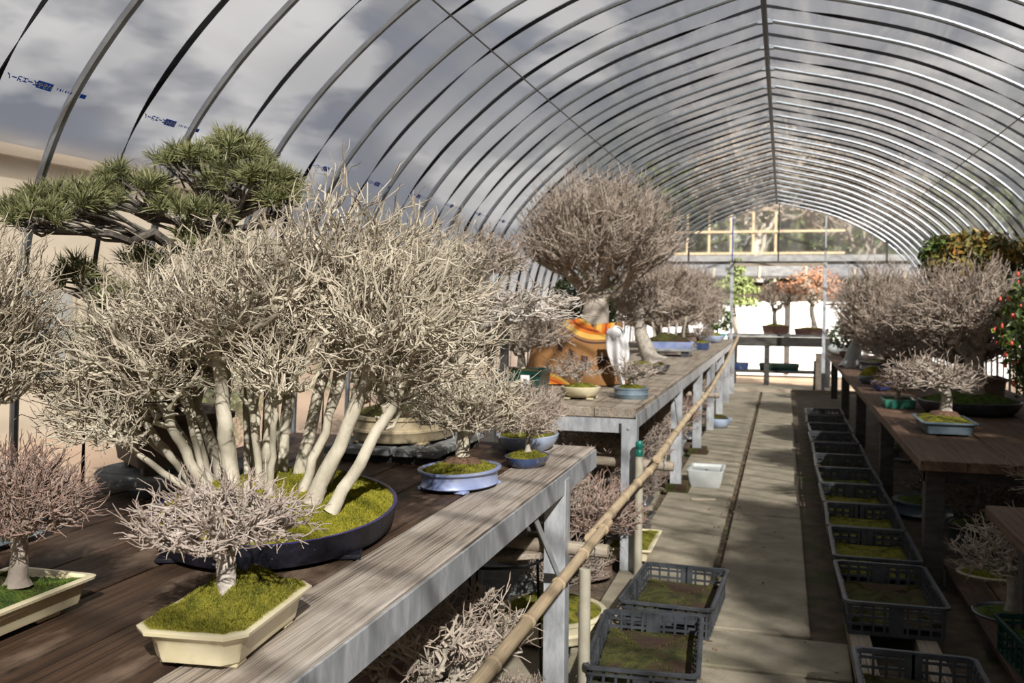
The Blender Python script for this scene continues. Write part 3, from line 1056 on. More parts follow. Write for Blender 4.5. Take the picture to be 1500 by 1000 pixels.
for i, (x, y, h) in enumerate(((-4.6, 6.5, 1.6), (-4.2, 9.5, 2.0), (-5.0, 13.0, 2.6), (-4.4, 3.2, 1.0))):
    outdoor_tree('garden_shrub', 'green garden shrub outside the left film wall, dim through plastic', x, y, h, .8, 2400, .045, leaf_dark, 80 + i, .05, group='shrubs outside the left wall')
# bare trees and trellis beyond the gable film
t = thing('bare_tree', 'leaning bare tree trunk seen through the gable film', 'tree', (-.1, 24.5, -.09))
grow(t, (0, 0, 0), (-.6, 0, 3.0), .13, (-.5, 0, 4.6), (2.0, 1.2, 1.6), n=(6, 30, 120, 400), tl=.2, rtip=.012, seed=91, bark='bark_grey', limbs=False)
t = thing('bare_tree', 'second bare garden tree right of the gable center, seen through film', 'tree', (1.6, 25.5, -.09))
grow(t, (0, 0, 0), (.3, 0, 2.6), .10, (.2, 0, 4.2), (1.6, 1.2, 1.5), n=(6, 30, 120, 400), tl=.2, rtip=.012, seed=92, bark='bark_dim', limbs=False)
for i, (x, y, h, lab) in enumerate(((-3.4, 28.5, 5.6, 'dark tree added far behind the garden wall to darken the gable film, left of center'), (.6, 30.0, 6.0, 'dark tree added far behind the garden wall to darken the gable film, at its center'), (4.4, 28.8, 5.4, 'dark tree added far behind the garden wall to darken the gable film, at right'))):
    outdoor_tree('backdrop_tree', lab, x, y, h, 2.2, 2600, .22, leaf_dark, 300 + i, .15, zc=.55)  # trees added as a dark backdrop so the gable film looks less bright
tr = thing('wooden_trellis', 'tan wooden pole trellis behind the gable film', 'trellis', (-1.3, 22.8, -.09))
for k in range(5):
    b = MB(); b.bar((-.9 + k * .5, 0, 0), (-.9 + k * .5, 0, 3.7), .05, .05, up=(0, 1, 0)); b.build('upright', 'bamboo', tr)
for z in (2.75, 3.25):
    b = MB(); b.bar((-1.2, -.04, z), (2.6, -.04, z), .05, .05); b.build('crosspiece', 'bamboo', tr)

tb = thing('display_table', 'dark timber display table outside the far doorway', 'table', (-.06, 18.4, -.09))
b = MB(); b.box((0, 0, 1.01), (1.9, .62, .04)); b.build('tabletop', 'grey_stone', tb)
b = MB(); b.box((0, -.28, .90), (1.86, .04, .17)); b.build('apron', 'dark_timber', tb)
for sx in (-.85, -.22, .85):
    for sy in (-.24, .24):
        b = MB(); b.box((sx, sy, .40), (.09, .07, .98)); b.build('leg', 'dark_timber', tb)
b = MB(); b.box((0, 0, .34), (1.9, .5, .04)); b.build('shelf', 'dark_timber', tb)
for nm, lab, x, m, mm in (('planter_tray', 'green planter tray on the low shelf of the far table', .0, 'dark_green', .36), ('planter_tray', 'navy planter tray left of the green one on the far low shelf', -.72, 'indigo', .18)):
    t = thing(nm, lab, 'planter', (x - .06, 18.4, .27))
    z = pot(t, 'rect', mm, .16, .13, m, feet=0, prof='plain')
    moss(t, 'rect', mm - .03, .13, z - .02, .02, 'soil', name='soil')

# ------------------------------------------------------------------ benches
def bench_board(parent, x0, x1, y0, y1, z, th, m, tilt=0.0):
    s = MB()
    s.box((0, 0, 0), (x1 - x0, y1 - y0, th), b=.004)
    o = s.build('board', m, parent)
    o.location = ((x0 + x1) / 2, (y0 + y1) / 2, z - th / 2)
    o.rotation_euler = (0, tilt, 0)
    return o
def lpost(parent, x, y, h, w=.075, t=.008, foot=True, side=1):
    b = MB()
    b.box((x - side * w / 2, y, h / 2), (w, t, h))
    b.box((x, y + w / 2, h / 2), (t, w, h))
    o = b.build('post', 'steel', parent)
    bo = MB(); bo.tube([(x - side * w * .5, y - .012, h - .045), (x - side * w * .5, y + .004, h - .045)], .009, 6); bo.build('bolt', 'steel', o)
    return o

ba = thing('plant_bench', 'near left plant bench, weathered boards on a galvanized steel frame', 'bench', (0, 0, 0))
zb = .86
for i, (x0, x1, m, dz) in enumerate(((-1.005, -.795, 'wood_pale', 0), (-1.225, -1.012, 'wood_wet', -.002), (-1.44, -1.232, 'wood_wet', -.003), (-1.66, -1.448, 'wood_wet', -.001), (-1.88, -1.668, 'wood_wet', -.003), (-2.10, -1.888, 'wood_wet', -.002), (-2.28, -2.108, 'wood_wet', -.003))):
    bench_board(ba, x0, x1, .35, (4.17, 4.14, 4.18, 4.15, 4.17, 4.16, 4.17)[i], zb + dz, .035, m)
b = MB(); b.box((-.788, 2.23, zb - .048), (.007, 3.85, .078)); b.box((-.82, 2.23, zb - .084), (.064, 3.85, .006)); b.build('front_rail', 'steel', ba)
b = MB(); b.box((-1.55, 4.13, zb - .075), (1.5, .008, .075)); b.build('end_rail', 'steel', ba)
for y in (.6, 2.0, 3.1):
    b = MB(); b.box((-1.55, y, zb - .065), (1.5, .05, .05)); b.build('crossbar', 'steel', ba)
b = MB(); b.box((-2.27, 2.23, zb - .075), (.008, 3.85, .075)); b.build('back_rail', 'steel', ba)
lpost(ba, -.785, 3.52, zb - .035, .078)
lpost(ba, -.785, .75, zb - .035, .078)
lpost(ba, -2.24, 3.52, zb - .035, .078)
lpost(ba, -2.24, .75, zb - .035, .078)
b = MB(); b.bar((-.80, 3.12, zb - .09), (-.80, 3.50, zb - .40), .03, .005, up=(1, 0, 0)); b.build('brace', 'steel', ba)
for y0 in (3.05,):
    b = MB(); b.bar((-1.2, 4.05, zb - .04), (-1.2, 4.12, zb - .04), .02, .02); b.build('cleat', 'steel', ba)

bb2 = thing('plant_bench', 'far left plant bench beyond the bamboo rail, grey brown boards on steel posts', 'bench', (0, 0, 0))
zb2 = .905
xs = [-.785, -1.03, -1.28, -1.53, -1.78, -2.03, -2.27]
for i in range(6):
    bench_board(bb2, xs[i + 1] + .006, xs[i], 5.34 + (.01 * (i % 3)), 11.0, zb2 - .002 * (i % 2), .055, 'wood_grey')
    bench_board(bb2, xs[i + 1] + .006, xs[i], 11.01, 16.4, zb2 - .002 * ((i + 1) % 2), .055, 'wood_grey')
b = MB(); b.box((-.778, 10.85, zb2 - .068), (.007, 11.1, .08)); b.box((-.81, 10.85, zb2 - .104), (.064, 11.1, .006)); b.build('front_rail', 'steel', bb2)
b = MB(); b.box((-1.53, 5.31, zb2 - .095), (1.5, .008, .08)); b.box((-1.53, 5.34, zb2 - .132), (1.5, .06, .006)); b.build('end_rail', 'steel', bb2)
for y in (6.5, 7.7, 9.0, 10.2, 11.4, 12.6, 13.8, 15.0, 16.1):
    b = MB(); b.box((-1.53, y, zb2 - .085), (1.5, .05, .05)); b.build('crossbar', 'steel', bb2)
for y in (5.27, 7.73, 9.7, 11.5, 13.2, 14.8, 16.3):
    lpost(bb2, -.775, y, zb2 - .055, .08)
    lpost(bb2, -2.22, y, zb2 - .055, .08)
for y in (7.35, 11.1):
    b = MB(); b.bar((-.79, y, zb2 - .12), (-.79, y + .36, zb2 - .42), .028, .005, up=(1, 0, 0)); b.build('brace', 'steel', bb2)

bb3 = thing('plant_bench', 'right plant bench of old brown boards on dark timber legs', 'bench', (0, 0, 0))
zb3 = .69
xs = [.70, .93, 1.16, 1.40, 1.64, 1.88, 2.10]
for i in range(6):
    bench_board(bb3, xs[i] + .004, xs[i + 1], 5.36 + .02 * (i % 2), 10.8, zb3 - .003 * (i % 2), .055, 'wood_red')
    bench_board(bb3, xs[i] + .004, xs[i + 1], 10.81, 16.4, zb3 - .003 * ((i + 1) % 2), .055, 'wood_red')
for y in (5.55, 8.0, 10.6, 13.2, 16.0):
    for x in (.80, 2.0):
        b = MB(); b.box((x, y, (zb3 - .06) / 2), (.10, .10, zb3 - .06), b=.005); b.build('leg', 'dark_timber', bb3)
    b = MB(); b.box((1.40, y, zb3 - .10), (1.3, .07, .08)); b.build('crossbar', 'dark_timber', bb3)

bb4 = thing('plant_bench', 'low bench of reddish brown boards at the lower right edge', 'bench', (0, 0, 0))
for i, x in enumerate((.86, 1.11, 1.36, 1.61)):
    bench_board(bb4, x + .004, x + .246, 1.2, 4.55, .63, .045, 'wood_red')
for y in (1.5, 4.3):
    for x in (1.0, 1.75):
        b = MB(); b.box((x, y, .29), (.09, .09, .58), b=.005); b.build('leg', 'dark_timber', bb4)

# ------------------------------------------------------------------ posts, poles and bamboo along the path
def bamboo(label, pts, r, nodes, name='bamboo_pole'):
    t = thing(name, label, 'pole', pts[0])
    P = np.array(pts, float)
    L = np.linspace(0, 1, 60)
    seg = np.linspace(0, 1, len(P))
    C = np.stack([np.interp(L, seg, P[:, k]) for k in range(3)], 1)
    for _ in range(6):
        C[1:-1] = (C[:-2] + 2 * C[1:-1] + C[2:]) / 4
    C -= P[0]
    R = np.full(60, r) * np.linspace(1.08, .92, 60)
    b = MB(); b.tube(C, R, 10); b.build('culm', 'bamboo', t, smooth=True)
    for k in np.linspace(.04, .97, nodes):
        i = int(k * 58)
        d = unit(C[i + 1] - C[i])
        p = C[i]
        n = MB(); n.tube([p - d * .010, p - d * .004, p + d * .004, p + d * .010], [r * 1.02, r * 1.22, r * 1.22, r * 1.02], 10); n.build('node', 'bamboo', t, smooth=True)
    e = MB(); e.tube([C[-1] - .001 * unit(C[-1] - C[-2]), C[-1] + .003 * unit(C[-1] - C[-2])], r * .62, 8); e.build('hollow_shade_disc', 'soil', t)  # dark disc on the cut end paints the shade inside the hollow culm
    return t
bamboo('nearest bamboo pole, running along the near bench to the crossbar', [(-.68, 1.5, .60), (-.68, 2.6, .595), (-.675, 3.86, .597)], .020, 7)
bamboo('middle bamboo pole between the two wooden crossbars', [(-.715, 3.66, .575), (-.69, 4.6, .60), (-.665, 5.50, .60)], .020, 6)
bamboo('farthest bamboo pole, thin and bowed, rising towards the far door', [(-.655, 5.26, .64), (-.70, 7.2, .62), (-.70, 9.4, .62), (-.70, 12.5, .73), (-.71, 16.3, .97)], .022, 16)
for lab, a, c_ in (('round wooden crossbar through the near steel post', (-1.25, 3.60, .555), (-.63, 3.60, .545)), ('round wooden crossbar through the post with the green taped pipe', (-1.25, 5.37, .60), (-.575, 5.37, .585)), ('round wooden crossbar at the far bench middle post', (-1.2, 9.75, .59), (-.60, 9.75, .58))):
    t = thing('wooden_crossbar', lab, 'pole', a)
    d = np.array(c_) - np.array(a)
    b = MB(); b.tube([d * k for k in np.linspace(0, 1, 5)], [.026, .028, .027, .028, .027], 9); b.build('log', 'grey_timber', t, smooth=True)
    b = MB()
    an = np.linspace(0, 2 * PI, 14)
    p = np.array([d * .93 + np.array([.0 + .006 * math.cos(x), .034 * math.sin(x), .012 + .045 * math.cos(x)]) for x in an])
    b.tube(p, .0022, 5); b.build('wire_loop', 'steel', t, smooth=True)
t = thing('pvc_pipe', 'short tan plastic pipe standing beside the near steel post', 'pipe', (-.70, 3.50, 0))
b = MB(); b.tube([(0, 0, 0), (0, 0, .25), (0, 0, .50)], .0225, 14, cap=False); b.tube([(0, 0, .50), (0, 0, .502)], [.0225, .019], 14, cap=False); b.build('tube', 'pvc', t, smooth=True)
b = MB(); b.tube([(0, 0, .46), (0, 0, .462)], .018, 12); b.build('bore_shade_disc', 'soil', t)  # dark disc stands in for the shade down the open pipe
t = thing('pvc_pipe', 'tall tan plastic pipe with green tape on its top end', 'pipe', (-.745, 5.2, 0))
b = MB(); b.tube([(0, 0, 0), (0, 0, .33), (0, 0, .66)], .023, 14); b.build('tube', 'pvc', t, smooth=True)
b = MB(); b.tube([(0, 0, .655), (0, 0, .675), (0, 0, .695), (0, 0, .70), (0, 0, .715), (0, 0, .735), (0, 0, .745)], [.019, .023, .021, .016, .021, .021, .015], 12); b.build('green_tape', 'tape', t, smooth=True)
for lab, x, y in (('mossy concrete block under the second far bench post', -.80, 7.73), ('mossy concrete block under the third far bench post', -.80, 9.7)):
    t = thing('concrete_block', lab, 'block', (x, y, 0))
    for dy in (-.09, .09):
        b = MB(); b.box((0, dy, .03), (.17, .035, .06), b=.004); b.build('web', 'moss_dark', t)
    b = MB(); b.box((0, 0, .0), (.20, .24, .03), b=.005); b.build('base', 'moss_dark', t)
t = thing('wood_stick', 'short split timber stick lying on the path slab', 'stick', (-.56, 7.35, .008))
b = MB(); b.bar((-.09, 0, 0), (.09, .03, 0), .03, .012); b.build('stick', 'grey_timber', t)

# ------------------------------------------------------------------ crates
def make_crate(hx=.205, hy=.335, h=.15):
    parts = {}
    b = MB()
    o1 = outline('rect', hx + .012, hy + .012, 32)
    o2 = outline('rect', hx - .006, hy - .006, 32)
    rr = []
    for o, z in ((o2, h - .014), (o1, h - .012), (o1, h), (o2, h), (o2, h - .014)):
        rr.append(np.concatenate([o, np.full((32, 1), z)], 1))
    b.loft(rr, False, False)
    parts['rim'] = b
    b = MB(); b.box((0, 0, .006), (2 * hx - .02, 2 * hy - .02, .012)); parts['base'] = b
    for k, (sx, sy) in enumerate(((1, 0), (-1, 0), (0, 1), (0, -1))):
        b = MB()
        L = hy if sx else hx
        n = 13 if sx else 9
        def put(u, z, wu, wz):
            if sx:
                b.box((sx * (hx - .004 - .012 * (1 - z / h)), u, z), (.005, wu, wz))
            else:
                b.box((u, sy * (hy - .004 - .012 * (1 - z / h)), z), (wu, .005, wz))
        for z in (.012, .047, .082, .117, .14):
            put(0, z, 2 * L - .02, .011 if z < .13 else .02)
        for u in np.linspace(-L + .02, L - .02, n):
            put(u, .075, .010, .14)
        put(0, .075, .06, .14)
        parts['lattice_wall.%d' % k] = b
    return parts
CP = make_crate()
crate_me = {}
def crate(label, x, y, z, rz, fill, seed, group=None, deep=.05, m='crate'):
    t = thing('plastic_crate', label, 'crate', (x, y, z), group)
    t.rotation_euler = (0, 0, rz)
    for k, b in CP.items():
        nm = k.split('.')[0]
        key = (k, m)
        if key not in crate_me:
            me = raw_mesh(nm, np.concatenate(b.v), [np.concatenate(a) for a in (b.q, b.t) if a], False)
            me.materials.append(MT[m])
            crate_me[key] = me
        link(nm, crate_me[key], None, t)
    moss(t, 'rect', .185, .315, deep, .026, fill, seed=seed, fuzz=2500, blade=.009, lump=.9, bw=.002)
crate('open grey crate of dark moss nearest the camera, left of path', -.50, 3.80, 0, .06, 'moss_dark', 31, deep=.075)
crate('open grey crate of dark moss behind the nearest left crate', -.47, 4.60, 0, -.05, 'moss_dark', 32, deep=.07)
rows = [3.42, 4.68, 5.45, 6.15, 6.85, 7.55, 8.25, 8.95, 9.7, 10.45, 11.2, 12.0]
labs = ['row crate cut by the bottom frame edge, nearest of the right row', 'row crate of dark soil and moss, second from the camera at right', 'row crate with bright green moss, third from the camera', 'row crate with green moss, fourth from the camera',
        'row crate with moss, fifth from the camera', 'row crate of greyish moss, sixth from the camera', 'row crate, seventh from the camera along the right path edge', 'row crate, eighth from the camera along the right path edge',
        'row crate, ninth from the camera along the right path edge', 'row crate, tenth from the camera along the right path edge', 'row crate, eleventh from the camera along the right path edge', 'row crate farthest from the camera near the door']
for i, y in enumerate(rows):
    crate(labs[i], .485 + .012 * math.sin(i * 3.1), y, .07, .02 * math.sin(i * 1.7), 'moss_dark' if i < 2 or i > 5 else ('moss' if i < 5 else 'moss_green'), 40 + i, 'crates along the right of the path', deep=.06)
for lab, x in (('timber bearer under the crate row, beside the path', .345), ('timber bearer under the crate row, on its outer side', .615)):
    t = thing('timber_bearer', lab, 'timber', (x, 7.6, 0))
    b = MB(); b.box((0, 0, .035), (.085, 9.6, .07), b=.004); b.build('beam', 'wood_grey', t)

# ------------------------------------------------------------------ bonsai on the left
def bonsai(label, loc, name='bonsai_tree', group=None):
    return thing(name, label, 'bonsai', loc, group)

# front cream pot
t = bonsai('small pale bonsai in a cream rectangular pot at the front bench edge', (-.985, 1.555, .86))
z = pot(t, 'chamfer', .098, .165, .062, 'cream', rz=.10, prof='flare', feet=4, n=48)
moss(t, 'chamfer', .096, .163, z - .002, .040, 'moss', rz=.10, fuzz=52000, blade=.0075, seed=3, lump=.75, bw=.0011)
grow(t, (.012, -.03, z + .018), (.012, -.03, z + .108), .0185, (.012, -.03, z + .152), (.168, .168, .100), n=(11, 48, 170, 430), tw=3, tl=.034, rtip=.00115, crook=.07, zmin=-.08, bark='bark_pink', seed=21, r1=.0165, flare=1.3, up=.22, fill=.25, S0=14)

# left cream pot
t = bonsai('dense reddish brown bonsai in a long cream pot at the left edge', (-1.475, 1.40, .86))
z = pot(t, 'rect', .105, .26, .055, 'cream', rz=.0, prof='flare', feet=4)
moss(t, 'rect', .10, .25, z - .006, .026, 'moss_green', fuzz=26000, blade=.005, seed=5, lump=.6, bw=.0012)
grow(t, (.04, .12, z + .01), (.03, .13, z + .115), .019, (.0, .13, z + .175), (.17, .17, .12), n=(12, 70, 380, 1150), tw=2, tl=.028, rtip=.0009, crook=.05, zmin=-.35, bark='bark_rose', seed=22, r1=.016, flare=1.5, up=.4, fill=.15, S0=12)

# forest planting
t = bonsai('large clump of many pale trunks in a navy oval pot', (-1.36, 2.40, .86))
z = pot(t, 'oval', .33, .50, .062, 'navy', rz=.38, prof='plain', feet=4, rim='navy_rim', n=64)
moss(t, 'oval', .322, .492, z - .006, .068, 'moss_gold', rz=.38, fuzz=60000, blade=.007, seed=6, n=64, lump=.4, bw=.0014)
br = MB()
FT = [  # base xy (world), top xyz (world), radius, crown radius
    (-1.18, 2.24, -1.01, 2.30, 1.42, .022, .27), (-1.11, 2.22, -.93, 2.34, 1.36, .018, .23), (-1.24, 2.29, -1.12, 2.42, 1.50, .014, .24),
    (-1.42, 2.50, -1.36, 2.52, 1.54, .021, .27), (-1.52, 2.42, -1.57, 2.42, 1.44, .018, .26), (-1.62, 2.52, -1.72, 2.48, 1.34, .019, .27),
    (-1.46, 2.32, -1.47, 2.26, 1.44, .024, .27), (-1.33, 2.44, -1.22, 2.52, 1.60, .019, .28), (-1.53, 2.30, -1.64, 2.22, 1.30, .016, .26),
    (-1.38, 2.36, -1.32, 2.30, 1.50, .017, .24), (-1.22, 2.38, -1.06, 2.54, 1.54, .014, .24), (-1.53, 2.52, -1.55, 2.58, 1.48, .015, .24),
    (-1.30, 2.24, -1.24, 2.18, 1.34, .010, .15), (-1.60, 2.36, -1.76, 2.28, 1.24, .014, .23), (-1.43, 2.40, -1.42, 2.38, 1.46, .011, .17), (-1.58, 2.40, -1.66, 2.36, 1.38, .012, .20),
    (-1.48, 2.37, -1.51, 2.33, 1.46, .010, .15), (-1.36, 2.30, -1.37, 2.24, 1.46, .011, .16), (-1.57, 2.46, -1.63, 2.48, 1.42, .011, .16), (-1.27, 2.42, -1.17, 2.48, 1.56, .011, .17),
    (-1.50, 2.46, -1.52, 2.48, 1.50, .009, .12), (-1.40, 2.44, -1.39, 2.46, 1.52, .010, .14), (-1.56, 2.35, -1.62, 2.30, 1.34, .010, .15), (-1.20, 2.32, -1.08, 2.40, 1.44, .010, .15),
    (-1.60, 2.42, -1.84, 2.32, 1.20, .011, .19), (-1.54, 2.28, -1.70, 2.12, 1.18, .010, .16), (-1.14, 2.30, -.97, 2.36, 1.30, .010, .12), (-1.61, 2.46, -1.80, 2.42, 1.28, .011, .19)]
for i, (bx, by, tx, ty, tz, r0, cr_) in enumerate(FT):
    O = np.array((-1.36, 2.40, .86))
    A = np.array((bx, by, .955)) - O
    T = np.array((tx, ty, tz - (.045 if tz > 1.38 else .03))) - O
    dr = unit(T - A)
    fk = A + (T - A) * .86
    cc = fk + dr * cr_ * .62
    ro = cc - A
    grow(t, A, fk, r0, cc, (cr_, cr_, cr_ * .92), n=(9, 36, 115, int(205 * (cr_ / .25) ** 2)), tw=2, tl=.050, rtip=.0015, crook=.085, zmin=-.50, att=.36, spread=.7, bark='bark_pale', seed=100 + i, r1=r0 * .74, flare=1.2, up=.10, fill=.12, out=br, limbs=(i < 12), fr=(.36, .60, .82, 1.0), expo=.44, mid=A + (T - A) * .36 + np.array([0, 0, .012]))
    br2 = None
br.build('branches', 'bark_pale', t, smooth=True, tips=True, kind='stuff')

# grey stone stand and brown pot with the pine
st = thing('stone_stand', 'dark grey slab stand under the brown pot at left', 'stand', (-2.0, 2.80, .86))
b = MB()
rr = []
o = outline('oval', .24, .24, 28)
for s_, zz in ((.86, .03), (.97, .032), (1, .045), (1, .062), (.98, .066)):
    rr.append(np.concatenate([o * s_, np.full((28, 1), zz)], 1))
b.loft(rr); b.build('slab', 'grey_stone', st, smooth=True)
for a in (.6, 2.7, 4.8):
    b = MB(); b.box((.15 * math.cos(a), .15 * math.sin(a), .015), (.07, .07, .03), rz=a); b.build('block', 'charcoal', st)
t = bonsai('green needled pine bonsai in a brown square pot, behind the pale clump', (-2.0, 2.80, .926), 'pine_bonsai')
z = pot(t, 'rect', .165, .165, .17, 'brown_clay', rz=PI / 4 + .12, prof='deep', feet=4, foot_h=.03)
moss(t, 'rect', .145, .145, z - .02, .02, 'soil', rz=PI / 4 + .12, name='soil')
TF = []
tm = MB()
for v_ in range(1):
    pass
def tuft_mesh(seed, nl=46, L=.046):
    g = np.random.default_rng(seed)
    b = MB()
    d = unit(np.stack([g.normal(0, .62, nl), g.normal(0, .62, nl), g.uniform(.15, 1.2, nl)], 1))
    P0 = np.stack([g.normal(0, .003, nl), g.normal(0, .003, nl), g.uniform(-.012, .008, nl)], 1)
    ln = L * g.uniform(.7, 1.15, nl)[:, None]
    sd = unit(np.cross(d, g.normal(size=(nl, 3)))) * .0011
    nn = np.cross(d, sd / .0011) * .0007
    P1 = P0 + d * ln * .6 + np.array([0, 0, .002])
    P2 = P0 + d * ln
    V = np.stack([P0 - sd, P0 + sd, P0 + nn, P1 - sd, P1 + sd, P1 + nn, P2], 1)
    i = np.arange(nl)[:, None] * 7
    q = np.concatenate([i + np.array([[0, 1, 4, 3]]), i + np.array([[1, 2, 5, 4]]), i + np.array([[2, 0, 3, 5]])])
    tt = np.concatenate([i + np.array([[3, 4, 6]]), i + np.array([[4, 5, 6]]), i + np.array([[5, 3, 6]])])
    b.add(V.reshape(-1, 3), q, tt, np.tile([0, 0, 0, .35, .35, .35, 1.0], nl) * np.repeat(g.uniform(.2, 1, nl), 7))
    me = raw_mesh('needle_tuft', b.v[0], [b.q[0], b.t[0]], False, np.concatenate(b.tip))
    me.materials.append(MT['needle'])
    return me
tufts = [tuft_mesh(s) for s in range(5)]
O = np.array((-2.0, 2.80, .926))
tk = np.array([(0, 0, z - .01), (.03, -.03, z + .10), (.10, -.06, z + .24), (.12, -.08, z + .40), (.20, -.08, z + .52), (.19, -.09, z + .64)])
b = MB(); b.tube(hermite(tk[:-1], np.gradient(tk, axis=0)[:-1], tk[1:], np.gradient(tk, axis=0)[1:], 5).reshape(-1, 3)[[i for i in range(25) if i % 5 != 4 or i == 24]], np.linspace(.05, .026, 21), 10); b.build('trunk', 'bark_dark', t, smooth=True, tips=True)
# foliage pads: centre (world), radii, number of tufts
pads = [((-1.78, 2.72, 1.93), (.20, .18, .045), 54), ((-1.60, 2.66, 1.855), (.15, .14, .04), 34), ((-1.98, 2.58, 1.84), (.17, .14, .04), 34), ((-2.03, 2.38, 1.775), (.13, .13, .035), 36),
        ((-1.70, 2.78, 1.985), (.12, .12, .035), 20), ((-1.50, 2.66, 1.80), (.08, .08, .03), 12), ((-2.03, 2.23, 1.73), (.10, .09, .03), 22), ((-1.80, 2.60, 1.77), (.14, .10, .03), 16),
        ((-1.98, 2.62, 1.60), (.10, .09, .05), 12), ((-2.04, 2.66, 1.48), (.08, .08, .06), 9), ((-1.92, 2.60, 1.38), (.08, .07, .05), 8), ((-1.72, 2.62, 1.66), (.10, .08, .04), 9),
        ((-2.07, 2.44, 1.55), (.08, .07, .04), 12), ((-1.98, 2.50, 1.49), (.07, .07, .05), 10), ((-2.04, 2.50, 1.36), (.07, .06, .05), 10)]
pbr = MB()
g = np.random.default_rng(77)
for i, (c_, r_, n_) in enumerate(pads):
    c_ = np.array(c_) - O
    k = int(np.clip((c_[2] - z) / .64 * 5, 1, 4))
    at = tk[k]
    Pm = hermite(at[None], ((c_ - at) * .8 + np.array([0, 0, .08]))[None], (c_ - np.array([0, 0, .03]))[None], (c_ - at)[None], 9)[0]
    Pm[1:-1] += g.normal(0, .012, (7, 3))
    b = MB(); b.tube(Pm, np.linspace(.020, .007, 9), 7); b.build('limb', 'bark_dark', t, smooth=True, tips=True)
    pts = c_ + unit(g.normal(size=(n_, 3))) * np.array(r_) * (g.uniform(.15, 1, n_) ** .5)[:, None]
    pts[:, 2] = c_[2] + np.abs(pts[:, 2] - c_[2]) * .9 + g.normal(0, .012, n_)
    st_ = Pm[np.clip((9 - 1 - np.abs(g.normal(0, 2, n_))).astype(int), 3, 8)]
    pth = hermite(st_, (pts - st_) * .9 - np.array([0, 0, .02]), pts - np.array([0, 0, .012]), np.tile([0, 0, .05], (n_, 1)), 5)
    pth[:, 1:-1] += g.normal(0, .006, (n_, 3, 3))
    V, q = many_tubes(pth, np.repeat(np.linspace(.0055, .0028, 5)[None], n_, 0), 4)
    pbr.add(V, q, None, .8)
    for j in range(n_):
        o = link('needle_tuft', tufts[int(g.integers(0, 5))], None, t)
        o.location = pts[j]
        outw = unit(pts[j] - c_) * .55 + np.array([0, 0, .9])
        o.rotation_euler = Vector(outw).to_track_quat('Z', 'Y').to_euler()
        o.scale = (1.25, 1.25, 1.2) if j % 3 else (1.5, 1.5, 1.35)
pbr.build('branches', 'bark_dark', t, smooth=True, tips=True, kind='stuff')

# tree at the left frame edge
t = bonsai('tall fine twigged bonsai cut by the left frame edge', (-2.02, 1.93, .86))
z = pot(t, 'rect', .14, .2, .08, 'slate', prof='lip')
moss(t, 'rect', .125, .185, z - .01, .03, 'moss_green', seed=9)
grow(t, (0, 0, z), (0, 0, z + .22), .03, (0.02, .05, z + .52), (.235, .26, .28), n=(10, 60, 340, 1300), tw=2, tl=.042, rtip=.0013, crook=.07, zmin=-.6, bark='bark_pale', seed=24, up=.12, fill=.15)

# tan oval pot on a slatted stand
st = thing('slatted_stand', 'low grey slatted stand under the tan oval pot', 'stand', (-1.52, 3.76, .86))
for k in range(5):
    b = MB(); b.box((-.20 + .10 * k, 0, .045), (.085, .62, .03), b=.004); b.build('slat', 'grey_stone', st)
for yy in (-.24, .24):
    b = MB(); b.box((0, yy, .015), (.46, .06, .03)); b.build('bearer', 'dark_timber', st)
t = bonsai('broad pale twigged bonsai in a tan oval pot with a bold rim', (-1.54, 3.78, .92))
z = pot(t, 'oval', .21, .29, .105, 'tan', rz=.05, prof='belt', feet=4, n=56)
moss(t, 'oval', .20, .275, z - .012, .05, 'moss_dark', rz=.05, fuzz=6000, blade=.010, seed=12)
grow(t, (0, 0, z), (.02, 0, z + .17), .05, (.06, .03, z + .43), (.42, .44, .42), n=(12, 80, 400, 1500), tw=2, tl=.06, rtip=.0017, crook=.075, zmin=-.55, bark='bark_pale', seed=25, up=.12, fill=.15, r1=.04)
grow(t, (.06, -.02, z + .24), (.46, -.12, z + .40), .026, (.60, -.14, z + .44), (.24, .20, .12), n=(6, 18, 50, 110), tw=2, tl=.06, rtip=.0022, crook=.06, zmin=-.35, bark='bark_white', seed=26, up=.2, fill=.2, r1=.016, mid=np.array((.24, -.08, z + .36)), trunk_name='long_limb', flare=1.0)

# blue oval pot
t = bonsai('bonsai with thick bare trunk in a powder blue oval pot', (-1.065, 3.11, .86))
z = pot(t, 'oval', .125, .165, .058, 'blue', rz=-.25, prof='lip', feet=4, n=56)
moss(t, 'oval', .117, .155, z - .006, .028, 'moss', rz=-.25, fuzz=16000, blade=.006, seed=13)
b = MB()
b.loft([np.concatenate([outline('oval', r_, r_ * .9, 20) + np.array([0, .02]), np.full((20, 1), z + h_)], 1) for r_, h_ in ((.07, .012), (.055, .026), (.03, .034))], False, True); b.build('soil', 'soil', t, smooth=True)
grow(t, (0, .02, z + .015), (.01, .02, z + .13), .027, (.02, .02, z + .22), (.225, .225, .155), n=(12, 50, 180, 460), tw=2, tl=.055, rtip=.0016, crook=.08, zmin=-.45, bark='bark_pale', seed=27, up=.25, fill=.15, r1=.024, flare=1.25, S0=12)

# navy small pot
t = bonsai('little bonsai in a shallow navy pot beside the blue oval pot', (-.955, 3.60, .86))
z = pot(t, 'oval', .085, .115, .042, 'indigo', prof='bowl', feet=0, n=40)
moss(t, 'oval', .078, .105, z - .005, .022, 'moss', fuzz=5000, blade=.008, seed=14)
grow(t, (0, .01, z + .01), (0, .01, z + .08), .012, (0, .01, z + .13), (.12, .13, .085), n=(8, 40, 200, 600), tw=2, tl=.03, rtip=.0013, bark='bark_far', seed=28, up=.3, fill=.15)

